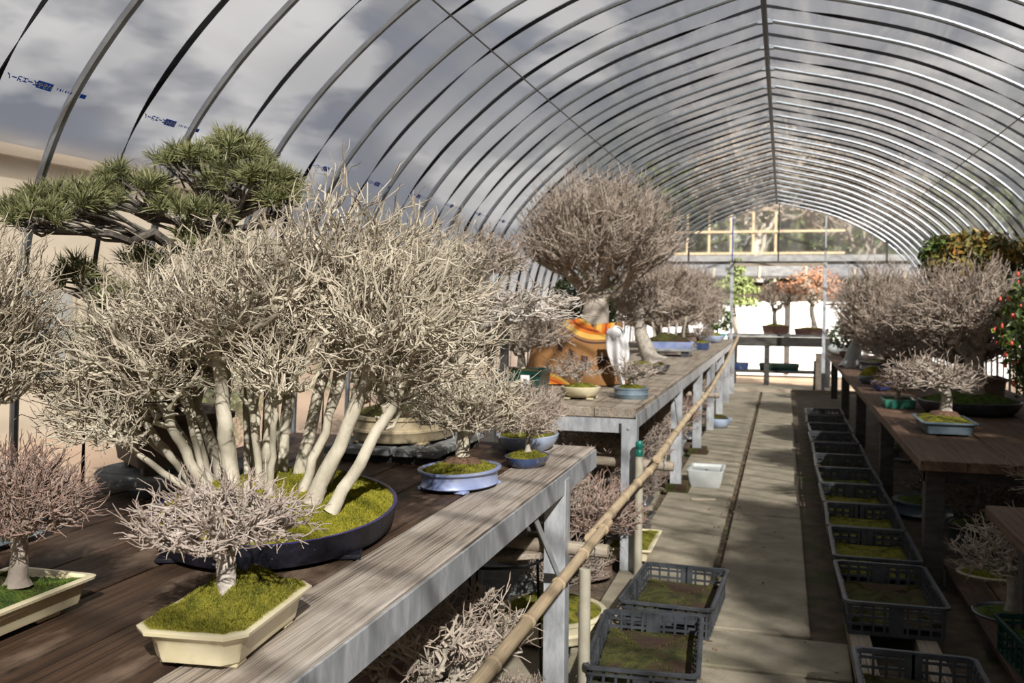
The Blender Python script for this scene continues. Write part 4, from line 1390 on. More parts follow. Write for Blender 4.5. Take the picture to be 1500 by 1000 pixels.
# light blue pot
t = bonsai('fine twigged dome bonsai in a pale blue pot at bench end', (-1.06, 4.0, .86))
z = pot(t, 'oval', .13, .17, .07, 'pale_blue', rz=-.1, prof='bowl', feet=0, n=40)
moss(t, 'oval', .12, .158, z - .006, .028, 'moss', rz=-.1, fuzz=4000, blade=.009, seed=15)
grow(t, (0, 0, z), (0, 0, z + .06), .02, (0, 0, z + .11), (.19, .19, .11), n=(10, 60, 300, 900), tw=2, tl=.032, rtip=.0013, bark='bark_far', seed=29, up=.4, fill=.12, zmin=-.3)

# pots standing behind, between the benches
t = bonsai('twiggy bonsai in a deep dark green pot with a white label', (-1.56, 5.72, .905))
z = pot(t, 'rect', .16, .16, .18, 'dark_green', prof='deep', feet=0)
moss(t, 'rect', .14, .14, z - .02, .03, 'moss_dark', seed=16)
grow(t, (0, 0, z), (0, 0, z + .10), .03, (0, 0, z + .25), (.31, .31, .24), n=(10, 50, 250, 700), tw=2, tl=.06, rtip=.0019, bark='bark_far', seed=30, up=.3, fill=.12)
b = MB(); b.box((.07, -.172, .09), (.055, .004, .13), b=.001); lb = b.build('name_label', 'label', t, label='white plastic plant label with faint marks')
for k in range(3):
    b = MB(); b.box((.07, -.1755, .125 - k * .03), (.018, .002, .012)); b.build('mark', 'black_ink', lb)
t = thing('glazed_jar', 'dark slate glazed jar standing behind the tan pot tree', 'jar', (-1.86, 4.62, 0))
b = MB(); b.loft([np.concatenate([outline('oval', r_, r_, 24), np.full((24, 1), h_)], 1) for r_, h_ in ((.12, 0), (.15, .2), (.16, .6), (.17, .95), (.15, 1.12), (.155, 1.16), (.13, 1.16), (.12, 1.05))]); b.build('body', 'charcoal', t, smooth=True)
t = thing('display_pedestal', 'tall dark pedestal behind the near bench', 'pedestal', (-1.60, 4.95, 0))
b = MB(); b.box((0, 0, 1.40), (.30, .30, .04), b=.005); b.build('top', 'dark_timber', t)
for sx in (-1, 1):
    for sy in (-1, 1):
        b = MB(); b.box((sx * .12, sy * .12, .69), (.04, .04, 1.38)); b.build('leg', 'dark_timber', t)
t = bonsai('bare bonsai in a lavender pot raised on a tall pedestal', (-1.60, 4.95, 1.42))
z = pot(t, 'rect', .125, .125, .13, 'lavender', prof='deep', feet=0)
moss(t, 'rect', .11, .11, z - .015, .03, 'moss_dark', seed=17)
grow(t, (0, 0, z), (.02, 0, z + .09), .03, (.02, 0, z + .17), (.30, .26, .20), n=(9, 40, 160, 420), tw=2, tl=.06, rtip=.0019, bark='bark_far', seed=31, up=.25, fill=.15, zmin=-.3)

# far left bench
t = bonsai('small gnarled bonsai in a cream bowl at the far bench corner', (-1.20, 5.80, .905))
z = pot(t, 'oval', .125, .115, .065, 'cream', prof='bowl', feet=4, n=36)
moss(t, 'oval', .115, .105, z - .006, .03, 'moss', seed=18)
grow(t, (0, 0, z), (-.02, 0, z + .05), .014, (-.03, 0, z + .11), (.20, .18, .10), n=(6, 18, 50, 110), tw=2, tl=.06, rtip=.0019, bark='bark_grey', seed=32, up=.15, fill=.15, zmin=-.3, crook=.1)
t = bonsai('small low bonsai in a slate blue bowl beside the cream bowl', (-.905, 5.93, .905))
z = pot(t, 'oval', .105, .10, .07, 'slate', prof='belt', feet=0, n=36)
moss(t, 'oval', .095, .09, z - .006, .03, 'moss', seed=19)
grow(t, (0, 0, z), (.0, 0, z + .05), .022, (.02, 0, z + .10), (.18, .16, .09), n=(6, 18, 50, 110), tw=2, tl=.06, rtip=.0018, bark='bark_grey', seed=33, up=.15, fill=.15, zmin=-.25, crook=.1)

# blanket covered pot and white cloth
bl_m = bpy.data.materials.new('striped blanket')
bl_m.use_nodes = True
N, L = bl_m.node_tree.nodes, bl_m.node_tree.links
bs = N['Principled BSDF']
bs.inputs['Roughness'].default_value = .9
bs.inputs['Specular IOR Level'].default_value = .15
uvn = N.new('ShaderNodeUVMap')
sp = N.new('ShaderNodeSeparateXYZ')
L.new(uvn.outputs[0], sp.inputs[0])
fr_ = N.new('ShaderNodeMath'); fr_.operation = 'FRACT'
L.new(sp.outputs['Y'], fr_.inputs[0])
rp = N.new('ShaderNodeValToRGB')
rp.color_ramp.interpolation = 'CONSTANT'
BR, DK, YE, OR, RD = (.24, .12, .045, 1), (.055, .032, .03, 1), (.55, .34, .08, 1), (.52, .15, .02, 1), (.30, .05, .02, 1)
els = [(0, BR), (.55, DK), (.575, BR), (.61, YE), (.68, OR), (.72, RD), (.75, OR), (.79, YE), (.84, DK), (.86, BR)]
e = rp.color_ramp.elements
e[0].position, e[0].color = 0, BR
e[1].position, e[1].color = .86, BR
for p_, c_ in els[1:-1]:
    q_ = e.new(p_); q_.color = c_
L.new(fr_.outputs[0], rp.inputs[0])
def mth(op, a, b_=None):
    n = N.new('ShaderNodeMath'); n.operation = op
    for i, x in enumerate((a, b_)):
        if x is None: continue
        if isinstance(x, (int, float)): n.inputs[i].default_value = x
        else: L.new(x, n.inputs[i])
    return n.outputs[0]
uf = mth('FRACT', mth('MULTIPLY', sp.outputs['X'], 7.0))
sq = mth('MULTIPLY', mth('MULTIPLY', mth('LESS_THAN', uf, .42), mth('GREATER_THAN', fr_.outputs[0], .22)), mth('LESS_THAN', fr_.outputs[0], .36))
mxs = N.new('ShaderNodeMix'); mxs.data_type = 'RGBA'
L.new(sq, mxs.inputs['Factor']); L.new(rp.outputs[0], mxs.inputs['A']); mxs.inputs['B'].default_value = DK
L.new(mxs.outputs['Result'], bs.inputs['Base Color'])

def blob_mesh(nu, nv, fnc):
    V = np.array([fnc(i / nu, j / nv) for j in range(nv + 1) for i in range(nu + 1)])
    q = [[j * (nu + 1) + i, j * (nu + 1) + i + 1, (j + 1) * (nu + 1) + i + 1, (j + 1) * (nu + 1) + i] for j in range(nv) for i in range(nu)]
    return V, q
def blanket_f(u, v):
    a = u * 2 * PI
    el = v * PI / 2                                   # 0 = hem, pi/2 = crown
    k = math.cos(el) ** .62
    rx, ry = .37, .30
    fold = 1 + .07 * math.sin(5 * a + 3 * v) * (1 - v) + .05 * math.sin(9 * a + 1.7) * (1 - v) ** 2
    x = rx * k * math.cos(a) * fold
    y = ry * k * math.sin(a) * fold
    zz = .01 + .44 * math.sin(el) ** .85
    zz *= 1 - .32 * max(0, (x - .05) / .37)           # slopes down to the tied end
    zz += .035 * math.sin(6 * x / .37 + 2.2) * v * (1 - .4 * v) + .02 * math.sin(11 * y + 5 * x) * v
    return x, y, zz
V, q = blob_mesh(72, 26, blanket_f)
me = raw_mesh('blanket', V, [np.array(q)], True)
uv = me.uv_layers.new(name='UVMap')
li = np.empty(len(me.loops), np.int32)
me.loops.foreach_get('vertex_index', li)
uu = (li % 73) / 72.0
vv = (li // 73) / 26.0
wx = V[li, 0]
uv.data.foreach_set('uv', np.stack([wx * 1.5 - V[li, 1] * .5 + 2, V[li, 2] / .45 * .95 + wx * .62 - .22 + .05 * np.sin(wx * 14)], 1).ravel())
me.materials.append(bl_m)
bo = link('blanket', me, None)
bo.location = (-1.47, 6.92, .905)
bo['label'] = 'brown blanket with orange stripes and dark squares draped over a pot'
bo['category'] = 'blanket'
def fold_f(u, v):
    a = u * 2 * PI
    return (.12 * (v - .5) * 2.2, .06 * math.cos(a) * (1 - .5 * v), .06 * math.sin(a) * (1 - .4 * v) + .05 * v)
V, q = blob_mesh(20, 8, fold_f)
me = raw_mesh('turned_fold', V, [np.array(q)], True)
uv = me.uv_layers.new(name='UVMap')
li = np.empty(len(me.loops), np.int32)
me.loops.foreach_get('vertex_index', li)
uv.data.foreach_set('uv', np.stack([li % 21 / 20.0, (li // 21) / 8.0 * .45 + .48], 1).ravel())
me.materials.append(bl_m)
o = link('turned_fold', me, None, bo)
o.location = (.20, .06, .37)
def cloth_f(u, v):
    w = .062 * (.5 + .75 * math.sin(PI * min(1, v * 1.1 + .12)) )
    x = (u - .5) * 2 * w * (1 if v < .75 else (1 - v) * 3 + .25)
    y = -.02 - .03 * math.sin(u * 13 + v * 4) * (.4 + v) - .05 * math.sin(PI * u) - .04 * v
    zz = .36 - .36 * v + .03 * math.sin(u * 7 + 1) * (1 - v)
    return x + .05 * v, y, zz
V, q = blob_mesh(34, 26, cloth_f)
me = raw_mesh('cloth', V, [np.array(q)], True)
me.materials.append(MT['white_cloth'])
wc = link('white_cloth', me, None)
wc.location = (-1.13, 6.60, .93)
wc.rotation_euler = (0, 0, .3)
md = wc.modifiers.new('thick', 'SOLIDIFY'); md.thickness = .004
wc['label'] = 'crumpled white cloth tied at the right end of the blanket'
wc['category'] = 'cloth'
V, q = blob_mesh(20, 12, lambda u, v: (.055 * math.cos(u * 2 * PI) * math.sin(v * PI) * (1 + .25 * math.sin(u * 18)), .045 * math.sin(u * 2 * PI) * math.sin(v * PI), .045 * math.cos(v * PI) * (1 + .2 * math.sin(u * 12))))
me = raw_mesh('knot', V, [np.array(q)], True)
me.materials.append(MT['white_cloth'])
o = link('knot', me, None, wc); o.location = (.0, -.05, .36)

# big dome behind
t = bonsai('largest domed bonsai with thick trunk behind the blanket', (-1.43, 7.38, .905))
z = pot(t, 'oval', .24, .20, .10, 'brown_clay', prof='lip')
moss(t, 'oval', .22, .18, z - .01, .06, 'moss_dark', seed=20)
grow(t, (0, 0, z + .02), (.02, 0, z + .52), .12, (.04, 0, z + .96), (.67, .62, .58), n=(15, 100, 600, 2500), tw=2, tl=.095, rtip=.0021, crook=.045, zmin=-.12, shell=.06, bark='bark_far', seed=35, up=.30, fill=.25, r1=.095, fr=(.40, .64, .84, 1.0), spread=.35, expo=.46, flare=1.2, S0=16)
t = thing('evergreen_shrub', 'dark green shrub in shade behind the big domed bonsai trunk', 'shrub', (-1.78, 8.75, .905))
pot(t, 'oval', .18, .18, .14, 'brown_clay', prof='deep', feet=0, n=32)
b = MB(); b.tube([(0, 0, .1), (.02, 0, .35)], [.025, .015], 7); b.build('stem', 'bark_dark', t)
f = MB(); leaf_cloud(f, (0, 0, .55), (.34, .34, .34), 2600, .028, 5); f.build('foliage', leaf_dark, t, tips=True, kind='stuff')

# leaning trunk
t = bonsai('bonsai with a heavy leaning trunk and whitish twisted limbs in a charcoal pot', (-1.10, 8.0, .905))
z = pot(t, 'oval', .20, .20, .085, 'charcoal', prof='bowl', feet=0)
moss(t, 'oval', .185, .185, z - .01, .05, 'moss', seed=21)
grow(t, (.06, 0, z), (-.05, .0, z + .42), .078, (-.02, 0, z + .52), (.34, .30, .28), n=(8, 26, 70, 170), tw=2, tl=.08, rtip=.0026, crook=.10, zmin=-.4, bark='bark_grey', seed=36, up=.12, fill=.15, r1=.040, mid=np.array((.0, 0, z + .12)), flare=1.7)
st = thing('slab_stand', 'stacked grey slab stand under the long blue tray', 'stand', (-1.24, 10.85, .905))
b = MB(); b.box((0, 0, .075), (.60, .40, .03), b=.005); b.build('top', 'grey_stone', st)
for sx in (-.2, .2):
    b = MB(); b.box((sx, 0, .03), (.09, .34, .06)); b.build('bearer', 'charcoal', st)
t = bonsai('mossy many stemmed grey planting in a shallow blue tray', (-1.24, 10.85, .995))
z = pot(t, 'rect', .27, .17, .075, 'blue', prof='plain', feet=0)
moss(t, 'rect', .25, .15, z - .01, .10, 'moss_dark', seed=22)
for k in range(5):
    grow(t, (-.16 + .08 * k, .03 * math.sin(k * 2), z + .05), (-.20 + .10 * k, .04 * math.sin(k), z + .28), .016, (-.24 + .12 * k, .02, z + .50), (.26, .26, .34), n=(7, 30, 130, 420), tw=2, tl=.09, rtip=.003, bark='bark_far', seed=140 + k, up=.3, fill=.15, limbs=False)
t = bonsai('tiny plant in an indigo pot on the far bench edge', (-1.0, 12.5, .905))
z = pot(t, 'rect', .10, .10, .09, 'indigo', prof='plain', feet=0, n=32)
moss(t, 'rect', .09, .09, z - .01, .05, 'moss', seed=23)
grow(t, (0, 0, z), (0, 0, z + .05), .012, (0, 0, z + .12), (.14, .14, .10), n=(6, 20, 80, 200), tw=1, tl=.06, rtip=.003, bark='bark_dim', seed=38)
t = bonsai('mossy low plant in a pale blue bowl near the far bench end', (-1.06, 14.8, .905))
z = pot(t, 'oval', .20, .20, .11, 'pale_blue', prof='bowl', feet=0, n=32)
moss(t, 'oval', .19, .19, z - .01, .08, 'moss', seed=24)
grow(t, (-.05, 0, z), (-.05, 0, z + .1), .015, (-.05, 0, z + .3), (.22, .22, .22), n=(6, 30, 120, 300), tw=1, tl=.08, rtip=.004, bark='bark_far', seed=39)
t = thing('leafy_shrub', 'green leafy shrub in a teal pot at the far bench end', 'shrub', (-1.02, 15.7, .905))
z = pot(t, 'oval', .14, .14, .11, 'teal', prof='bowl', feet=0, n=32)
b = MB(); b.tube([(0, 0, z - .03), (.02, 0, z + .2)], [.015, .01], 7); b.build('stem', 'bark_dark', t)
f = MB(); leaf_cloud(f, (0, 0, z + .22), (.22, .22, .22), 700, .035, 6); f.build('foliage', leaf_cam, t, tips=True, kind='stuff')
for i, (x, y, rx, rz_, zc, lab) in enumerate(((-1.60, 12.7, .62, .62, 1.52, 'dense fawn domed bonsai on the far left bench, nearest of two'), (-1.45, 14.9, .62, .56, 1.58, 'dense fawn domed bonsai on the far left bench, by the end wall'))):
    t = bonsai(lab, (x, y, .905))
    z = pot(t, 'oval', .26, .22, .10, 'brown_clay', n=32)
    moss(t, 'oval', .24, .2, z - .01, .05, 'moss_dark', seed=25 + i)
    grow(t, (0, 0, z), (0, 0, z + .18), .07, (0, 0, zc - .905), (rx, rx, rz_), n=(11, 80, 450, 2000), tw=2, tl=.10, rtip=.0036, bark='bark_far', seed=41 + i, up=.3, fill=.15, limbs=False, zmin=-.5)

# ------------------------------------------------------------------ low plants under the left benches
def low_tree(label, loc, pk, hx, hy, ph, pm, mm, fork, c, r, n, bark, seed, r0=.025, tl=.045, rtip=.0019, crook=.09, limbs=True, up=.2, prof='lip', mh=.03):
    t = bonsai(label, loc)
    z = pot(t, pk, hx, hy, ph, pm, prof=prof, feet=0, n=40)
    moss(t, pk, hx - .012, hy - .012, z - .008, mh, mm, seed=seed)
    grow(t, (0, 0, z), np.array(fork) + (0, 0, z), r0, np.array(c) + (0, 0, z), r, n=n, tw=2, tl=tl, rtip=rtip, crook=crook, zmin=-.4, bark=bark, seed=seed, up=up, fill=.15, limbs=limbs, r1=r0 * .75)
    return t
low_tree('knotty pale bonsai under the near bench, at the lower frame edge', (-1.08, 2.62, 0), 'oval', .20, .20, .16, 'charcoal', 'soil', (.02, .03, .16), (0, .02, .30), (.30, .30, .20), (9, 26, 70, 150), 'bark_far', 201, r0=.036, tl=.06, crook=.12, rtip=.0022)
low_tree('knotty fawn bonsai under the near bench, behind the nearest one', (-1.08, 3.12, 0), 'rect', .2, .16, .12, 'brown_clay', 'soil', (.0, 0, .14), (.02, 0, .26), (.27, .25, .16), (9, 26, 80, 180), 'bark_far', 202, r0=.03, tl=.06, crook=.12, rtip=.0021)
low_tree('dark red budded bonsai deep under the near bench', (-1.55, 3.45, 0), 'oval', .18, .18, .12, 'red_clay', 'moss_green', (.0, 0, .2), (0, 0, .34), (.30, .30, .20), (8, 36, 170, 460), 'bark_dim', 203)
low_tree('low grey twiggy bonsai beside the foot of the bamboo pole', (-.83, 3.02, 0), 'oval', .15, .15, .08, 'grey_stone', 'moss_dark', (0, 0, .04), (0, .0, .07), (.16, .2, .09), (9, 40, 200, 600), 'bark_grey', 204, r0=.015, tl=.03, rtip=.0014)
low_tree('sparse bonsai on golden moss in a round ribbed cream pot', (-.98, 4.16, .02), 'oval', .235, .235, .10, 'cream', 'moss', (-.02, 0, .10), (.06, .02, .22), (.22, .22, .14), (7, 30, 120, 300), 'bark_dim', 205, r0=.02, prof='belt', mh=.06)
low_tree('twiggy bonsai in the gap between the benches', (-1.25, 4.65, .20), 'oval', .16, .16, .10, 'brown_clay', 'moss_dark', (0, 0, .10), (.02, 0, .24), (.34, .3, .20), (8, 32, 110, 240), 'bark_dim', 206)
low_tree('red brown twigged bonsai behind the taped pipe', (-1.02, 5.15, 0), 'oval', .15, .15, .10, 'brown_clay', 'moss_dark', (0, 0, .12), (.04, .05, .26), (.30, .30, .20), (9, 45, 220, 700), 'bark_rose', 207)
low_tree('knobbly budded bonsai under the far bench front end', (-1.15, 5.75, .30), 'oval', .14, .14, .09, 'charcoal', 'moss_dark', (0, 0, .10), (0, 0, .22), (.30, .26, .14), (7, 24, 80, 160), 'bark_far', 208, tl=.06)
low_tree('dull twiggy bonsai under the far bench, first beside the path', (-1.0, 6.25, 0), 'rect', .18, .16, .10, 'charcoal', 'moss_dark', (0, 0, .12), (0, 0, .25), (.28, .32, .20), (9, 45, 220, 700), 'bark_dim', 209)
sb = thing('lower_shelf', 'low plank shelf under the far bench', 'shelf', (-1.25, 5.65, 0))
for k in range(2):
    b = MB(); b.box((0, .0 + .22 * k, .28), (.7, .19, .025), b=.003); b.build('board', 'wood_grey', sb)
for sx in (-.3, .3):
    b = MB(); b.box((sx, .1, .13), (.07, .4, .27)); b.build('block', 'grey_stone', sb)
sb = thing('upturned_block', 'grey concrete block carrying the bonsai between the benches', 'block', (-1.25, 4.65, 0))
b = MB(); b.box((0, 0, .10), (.34, .34, .20), b=.008); b.build('body', 'grey_stone', sb)
for i, (y, lab) in enumerate(((7.0, 'first'), (8.3, 'second'), (9.3, 'third'), (10.6, 'fourth'), (12.0, 'fifth'), (13.6, 'sixth'), (15.2, 'last'))):
    low_tree('grey brown twig mass in a tub under the far bench, %s along the path' % lab, (-1.12, y + .15, 0), 'rect', .20, .18, .14, ('charcoal', 'brown_clay', 'grey_stone')[i % 3], 'moss_dark', (0, 0, .12), (.0, 0, .30), (.36, .46, .22), (9, 45, 200, 600), ('bark_dim', 'bark_far', 'bark_rose')[i % 3], 210 + i, tl=.07, rtip=.0028, limbs=False)
t = bonsai('low moss planting in a rectangular cream pot under the bench gap', (-.83, 5.62, .02))
z = pot(t, 'rect', .13, .26, .07, 'cream', prof='flare')
moss(t, 'rect', .115, .245, z - .008, .035, 'moss', seed=61, fuzz=2500, blade=.012)
grow(t, (-.05, .08, z), (-.05, .08, z + .04), .01, (-.04, .08, z + .10), (.12, .14, .07), n=(6, 20, 60, 120), tw=1, tl=.05, rtip=.002, bark='bark_dim', seed=62)
def tub(label, x, y, hx, hy, h, m, fill):
    t = thing('planter_tub', label, 'planter', (x, y, 0))
    z = pot(t, 'rect', hx, hy, h, m, feet=0, prof='plain', n=32)
    me = t.children[0]
    moss(t, 'rect', hx * .86, hy * .86, z * .80, .01, fill, seed=63)
tub('empty grey white plastic tub on the path beside the second steel post', -.59, 8.05, .145, .20, .14, 'white_plastic', 'moss_dark')
t = bonsai('small moss in a pale blue bowl on the path edge', (-.73, 11.75, 0))
z = pot(t, 'oval', .16, .16, .12, 'pale_blue', prof='bowl', feet=0, n=28)
moss(t, 'oval', .15, .15, z - .02, .06, 'moss_dark', seed=64)
# turntable stand under the near bench
t = thing('turntable_stand', 'black wire legged stand with an old wooden top under the near bench', 'stand', (-1.09, 3.62, 0))
b = MB(); b.box((0, 0, .515), (.30, .30, .022), rz=.5, b=.003); b.build('wooden_top', 'wood_grey', t)
b = MB(); a = np.linspace(0, 2 * PI, 25); b.tube(np.stack([.20 * np.cos(a), .20 * np.sin(a), np.full(25, .49)], 1), .006, 6); b.build('ring', 'black_metal', t, smooth=True)
for k in range(3):
    b = MB(); b.tube([(.19 * math.cos(k * 2.1 + .4), .19 * math.sin(k * 2.1 + .4), 0), (.17 * math.cos(k * 2.1 + .4), .17 * math.sin(k * 2.1 + .4), .5)], .006, 6); b.build('leg', 'black_metal', t)
t = thing('stone_pot', 'round grey stone pot standing on the wire legged stand', 'pot', (-1.10, 3.66, .526))
b = MB(); b.loft([np.concatenate([outline('oval', r_, r_, 20), np.full((20, 1), h_)], 1) for r_, h_ in ((.055, 0), (.065, .03), (.068, .07), (.055, .075), (.05, .05))]); b.build('body', 'grey_stone', t, smooth=True)

# ------------------------------------------------------------------ right hand plants
t = bonsai('low branched bonsai in a grey rectangular pot at the right bench corner', (1.00, 6.62, .69))
z = pot(t, 'rect', .155, .24, .075, 'slate', rz=.02, prof='flare', feet=4)
moss(t, 'rect', .14, .225, z - .006, .03, 'moss', rz=.02, fuzz=3000, blade=.010, seed=71)
b = MB()
b.loft([np.concatenate([outline('oval', r_, r_ * 1.1, 18) + np.array([.02, .12]), np.full((18, 1), z + h_)], 1) for r_, h_ in ((.10, .005), (.08, .03), (.04, .04))], False, True); b.build('soil', 'soil', t, smooth=True)
grow(t, (.03, .12, z + .015), (.01, .10, z + .19), .038, (-.06, .08, z + .27), (.34, .30, .15), n=(8, 26, 90, 240), tw=2, tl=.06, rtip=.0023, crook=.10, zmin=-.5, bark='bark_grey', seed=72, up=.12, fill=.15, r1=.028, flare=1.6)
t = bonsai('tall dense bare bonsai with thick tan trunk in a big mossy pot', (1.36, 7.85, .69))
z = pot(t, 'oval', .36, .34, .10, 'charcoal', prof='bowl', feet=0, n=48)
moss(t, 'oval', .345, .325, z - .01, .07, 'moss_green', fuzz=3000, blade=.014, seed=73)
grow(t, (.02, 0, z + .03), (.02, 0, z + .36), .082, (-.03, -.05, z + .62), (.62, .56, .44), n=(13, 80, 420, 1500), tw=2, tl=.085, rtip=.0022, crook=.06, zmin=-.10, bark='bark_grey', seed=74, up=.28, fill=.2, r1=.065, flare=1.35, expo=.48)
t = bonsai('small pink budded bonsai in a jade rectangular pot', (.89, 8.15, .69))
z = pot(t, 'rect', .12, .17, .07, 'jade', prof='plain', feet=0, n=32)
moss(t, 'rect', .11, .16, z - .01, .02, 'moss_dark', seed=75)
grow(t, (0, 0, z), (.0, 0, z + .06), .02, (-.02, 0, z + .13), (.20, .2, .11), n=(7, 24, 80, 180), tw=2, tl=.05, rtip=.0023, bark='bark_rose', seed=76, up=.1)
t = bonsai('yellow green moss ball plant in a cobalt pot on the right bench', (.90, 9.55, .69))
z = pot(t, 'oval', .10, .10, .10, 'cobalt', prof='bowl', feet=0, n=28)
moss(t, 'oval', .095, .095, z - .02, .06, 'moss_gold', seed=77)
t = bonsai('yellow green moss mound in a slate dish behind the cobalt pot', (.88, 10.5, .69))
z = pot(t, 'oval', .13, .13, .08, 'slate', prof='bowl', feet=0, n=28)
moss(t, 'oval', .125, .125, z - .02, .12, 'moss_gold', seed=78)
for i, (lab, x, y, zc, rx, rz_, sd) in enumerate((('broad domed bare bonsai at the far end of the right bench', 1.16, 12.6, 1.46, .60, .64, 81), ('low dense bare bonsai between the dome and the thick tan trunk', 1.18, 10.3, 1.22, .50, .42, 82), ('dense bare bonsai deep on the right bench behind the thick tan trunk', 1.58, 9.3, 1.26, .40, .44, 83))):
    t = bonsai(lab, (x, y, .69))
    z = pot(t, 'oval', .24, .22, .10, 'charcoal', n=32)
    moss(t, 'oval', .22, .2, z - .01, .05, 'moss_dark', seed=sd)
    grow(t, (0, 0, z), (0, 0, z + .16), .06, (0, 0, zc - .69), (rx, rx, rz_), n=(11, 60, 300, (1600, 800, 800)[i]), tw=2, tl=.09, rtip=.0033, bark=('bark_far', 'bark_grey', 'bark_dim')[i], seed=sd + 10, up=.3, fill=.15, limbs=False, zmin=-.5)
for lab, x, y, hh, r_, m, sd, n_ in (('green shrub on the right bench beside the far doorway', .95, 14.9, .42, .30, leaf_dark, 5, 900), ('small olive shrub on the right bench end', 1.5, 15.5, .5, .34, leaf_cam, 6, 800)):
    t = thing('leafy_shrub', lab, 'shrub', (x, y, .69))
    z = pot(t, 'oval', .15, .15, .12, 'brown_clay', prof='bowl', feet=0, n=28)
    b = MB(); b.tube([(0, 0, z - .03), (.02, 0, z + .2)], [.02, .01], 7); b.build('stem', 'bark_dark', t)
    f = MB(); leaf_cloud(f, (0, 0, z + hh * .5), (r_, r_, hh * .55), n_, .035, sd); f.build('foliage', m, t, tips=True, kind='stuff')
# camellia and the orange leaved tree
t = thing('camellia', 'tall dark leaved camellia with red flowers at the right edge', 'shrub', (1.78, 7.0, .69))
z = pot(t, 'oval', .22, .22, .22, 'brown_clay', prof='deep', feet=0, n=32)
b = MB(); b.tube([(0, 0, z - .05), (.03, .02, z + .3), (0, 0, z + .7)], [.035, .026, .014], 8); b.build('trunk', 'bark_dim', t, smooth=True)
f = MB()
P1 = leaf_cloud(f, (-.02, 0, .62), (.38, .40, .56), 3800, .034, 15, inner=.25, lumps=4)
f.build('foliage', leaf_cam, t, tips=True, kind='stuff')
flower_m = mat('red flower petals', (0.55, 0.03, 0.025), (0.70, 0.14, 0.08), 20, .5)
g = np.random.default_rng(4)
fl = MB()
dd = unit(np.concatenate([g.normal(size=(400, 3))]))
dd = dd[(dd[:, 1] < .25) & (dd[:, 2] > -.6) & (dd[:, 0] < .6)][:90]
fme = None
for d in dd:
    p = np.array([-.02, 0, .62]) + d * np.array([.38, .40, .56]) * (1.0 + .22 * fn(d[None], 4, 15)[0])
    if fme is None:
        b = MB()
        V, q = blob_mesh(8, 5, lambda u, v: (.013 * math.cos(u * 2 * PI) * math.sin(v * PI) * (1 + .2 * math.sin(u * 25)), .013 * math.sin(u * 2 * PI) * math.sin(v * PI), .02 * math.cos(v * PI)))
        fme = raw_mesh('flower', V, [np.array(q)], True)
        fme.materials.append(flower_m)
    o = link('flower', fme, None, t)
    o.location = p
    s_ = float(g.uniform(.5, 1.0))
    o.scale = (s_, s_, s_)
t = thing('orange_leaved_tree', 'bushy tree with orange and green leaves above the right bench', 'tree', (1.62, 9.0, .69))
z = pot(t, 'rect', .2, .2, .2, 'brown_clay', prof='deep', feet=0, n=32)
b = MB(); b.tube([(0, 0, z - .05), (.03, .02, z + .4), (0, 0, z + 1.0)], [.04, .03, .016], 8); b.build('trunk', 'bark_dim', t, smooth=True)
f = MB()
leaf_cloud(f, (-.05, 0, 1.20), (.42, .40, .26), 2400, .038, 16, inner=.25, lumps=4)
f.build('foliage', leaf_or, t, tips=True, kind='stuff')
f = MB()
leaf_cloud(f, (-.32, .05, 1.24), (.18, .2, .18), 600, .034, 17, inner=.2, lumps=4)
f.build('dark_foliage', leaf_cam, t, tips=True, kind='stuff')
t = thing('white_bag', 'crumpled white plastic bag on the far right bench edge', 'bag', (.84, 13.2, .69))
V, q = blob_mesh(18, 12, lambda u, v: ((.13 - .09 * v) * math.cos(u * 2 * PI) * (1 + .2 * math.sin(u * 19 + v * 5)) + .10 * v, (.13 - .09 * v) * math.sin(u * 2 * PI), .38 * v + .02 * math.sin(u * 14)))
link('bag', raw_mesh('bag', V, [np.array(q)], True), 'white_plastic', t)
t = thing('blue_tub', 'pale blue tub under the camellia at the right edge', 'planter', (1.66, 6.35, .69))
pot(t, 'oval', .17, .17, .20, 'pale_blue', prof='deep', feet=0, n=32)
moss(t, 'oval', .15, .15, .18, .03, 'moss_gold', seed=79)
t = thing('grey_rock', 'pale rounded rock on the far right bench by the door', 'rock', (.84, 15.9, .69))
V, q = blob_mesh(14, 9, lambda u, v: (.16 * math.cos(u * 2 * PI) * math.sin(v * PI) * (1 + .15 * math.sin(u * 13)), .12 * math.sin(u * 2 * PI) * math.sin(v * PI), .10 + .10 * math.cos(v * PI)))
link('rock', raw_mesh('rock', V, [np.array(q)], True), 'white_plastic', t)
# lower right
t = bonsai('dark twigged pink budded bonsai on the low bench at the right edge', (1.28, 4.15, .63))
z = pot(t, 'rect', .16, .2, .08, 'charcoal', prof='plain', feet=0, n=32)
moss(t, 'rect', .15, .19, z - .01, .03, 'moss_dark', seed=84)
grow(t, (0, 0, z), (-.02, 0, z + .08), .03, (-.06, 0, z + .12), (.34, .36, .20), n=(9, 36, 160, 480), tw=2, tl=.05, rtip=.0017, crook=.09, zmin=-.6, bark='bark_dim', seed=85, up=.1, fill=.15)
t = bonsai('sprawling bare bonsai on the ground in front of the low right bench', (1.02, 4.75, 0))
z = pot(t, 'oval', .16, .16, .11, 'charcoal', prof='bowl', feet=0, n=32)
moss(t, 'oval', .15, .15, z - .01, .03, 'moss_green', seed=86)
grow(t, (0, 0, z), (.0, 0, z + .18), .026, (-.02, 0, z + .28), (.30, .30, .20), n=(8, 26, 90, 220), tw=2, tl=.05, rtip=.0019, crook=.11, zmin=-.5, bark='bark_grey', seed=87, up=.1, fill=.15)
t = bonsai('cream oval pot of bright moss on the ground under the right bench', (1.08, 5.45, .02))
z = pot(t, 'oval', .17, .13, .075, 'cream', prof='belt', n=36)
moss(t, 'oval', .16, .12, z - .006, .05, 'moss', seed=88)
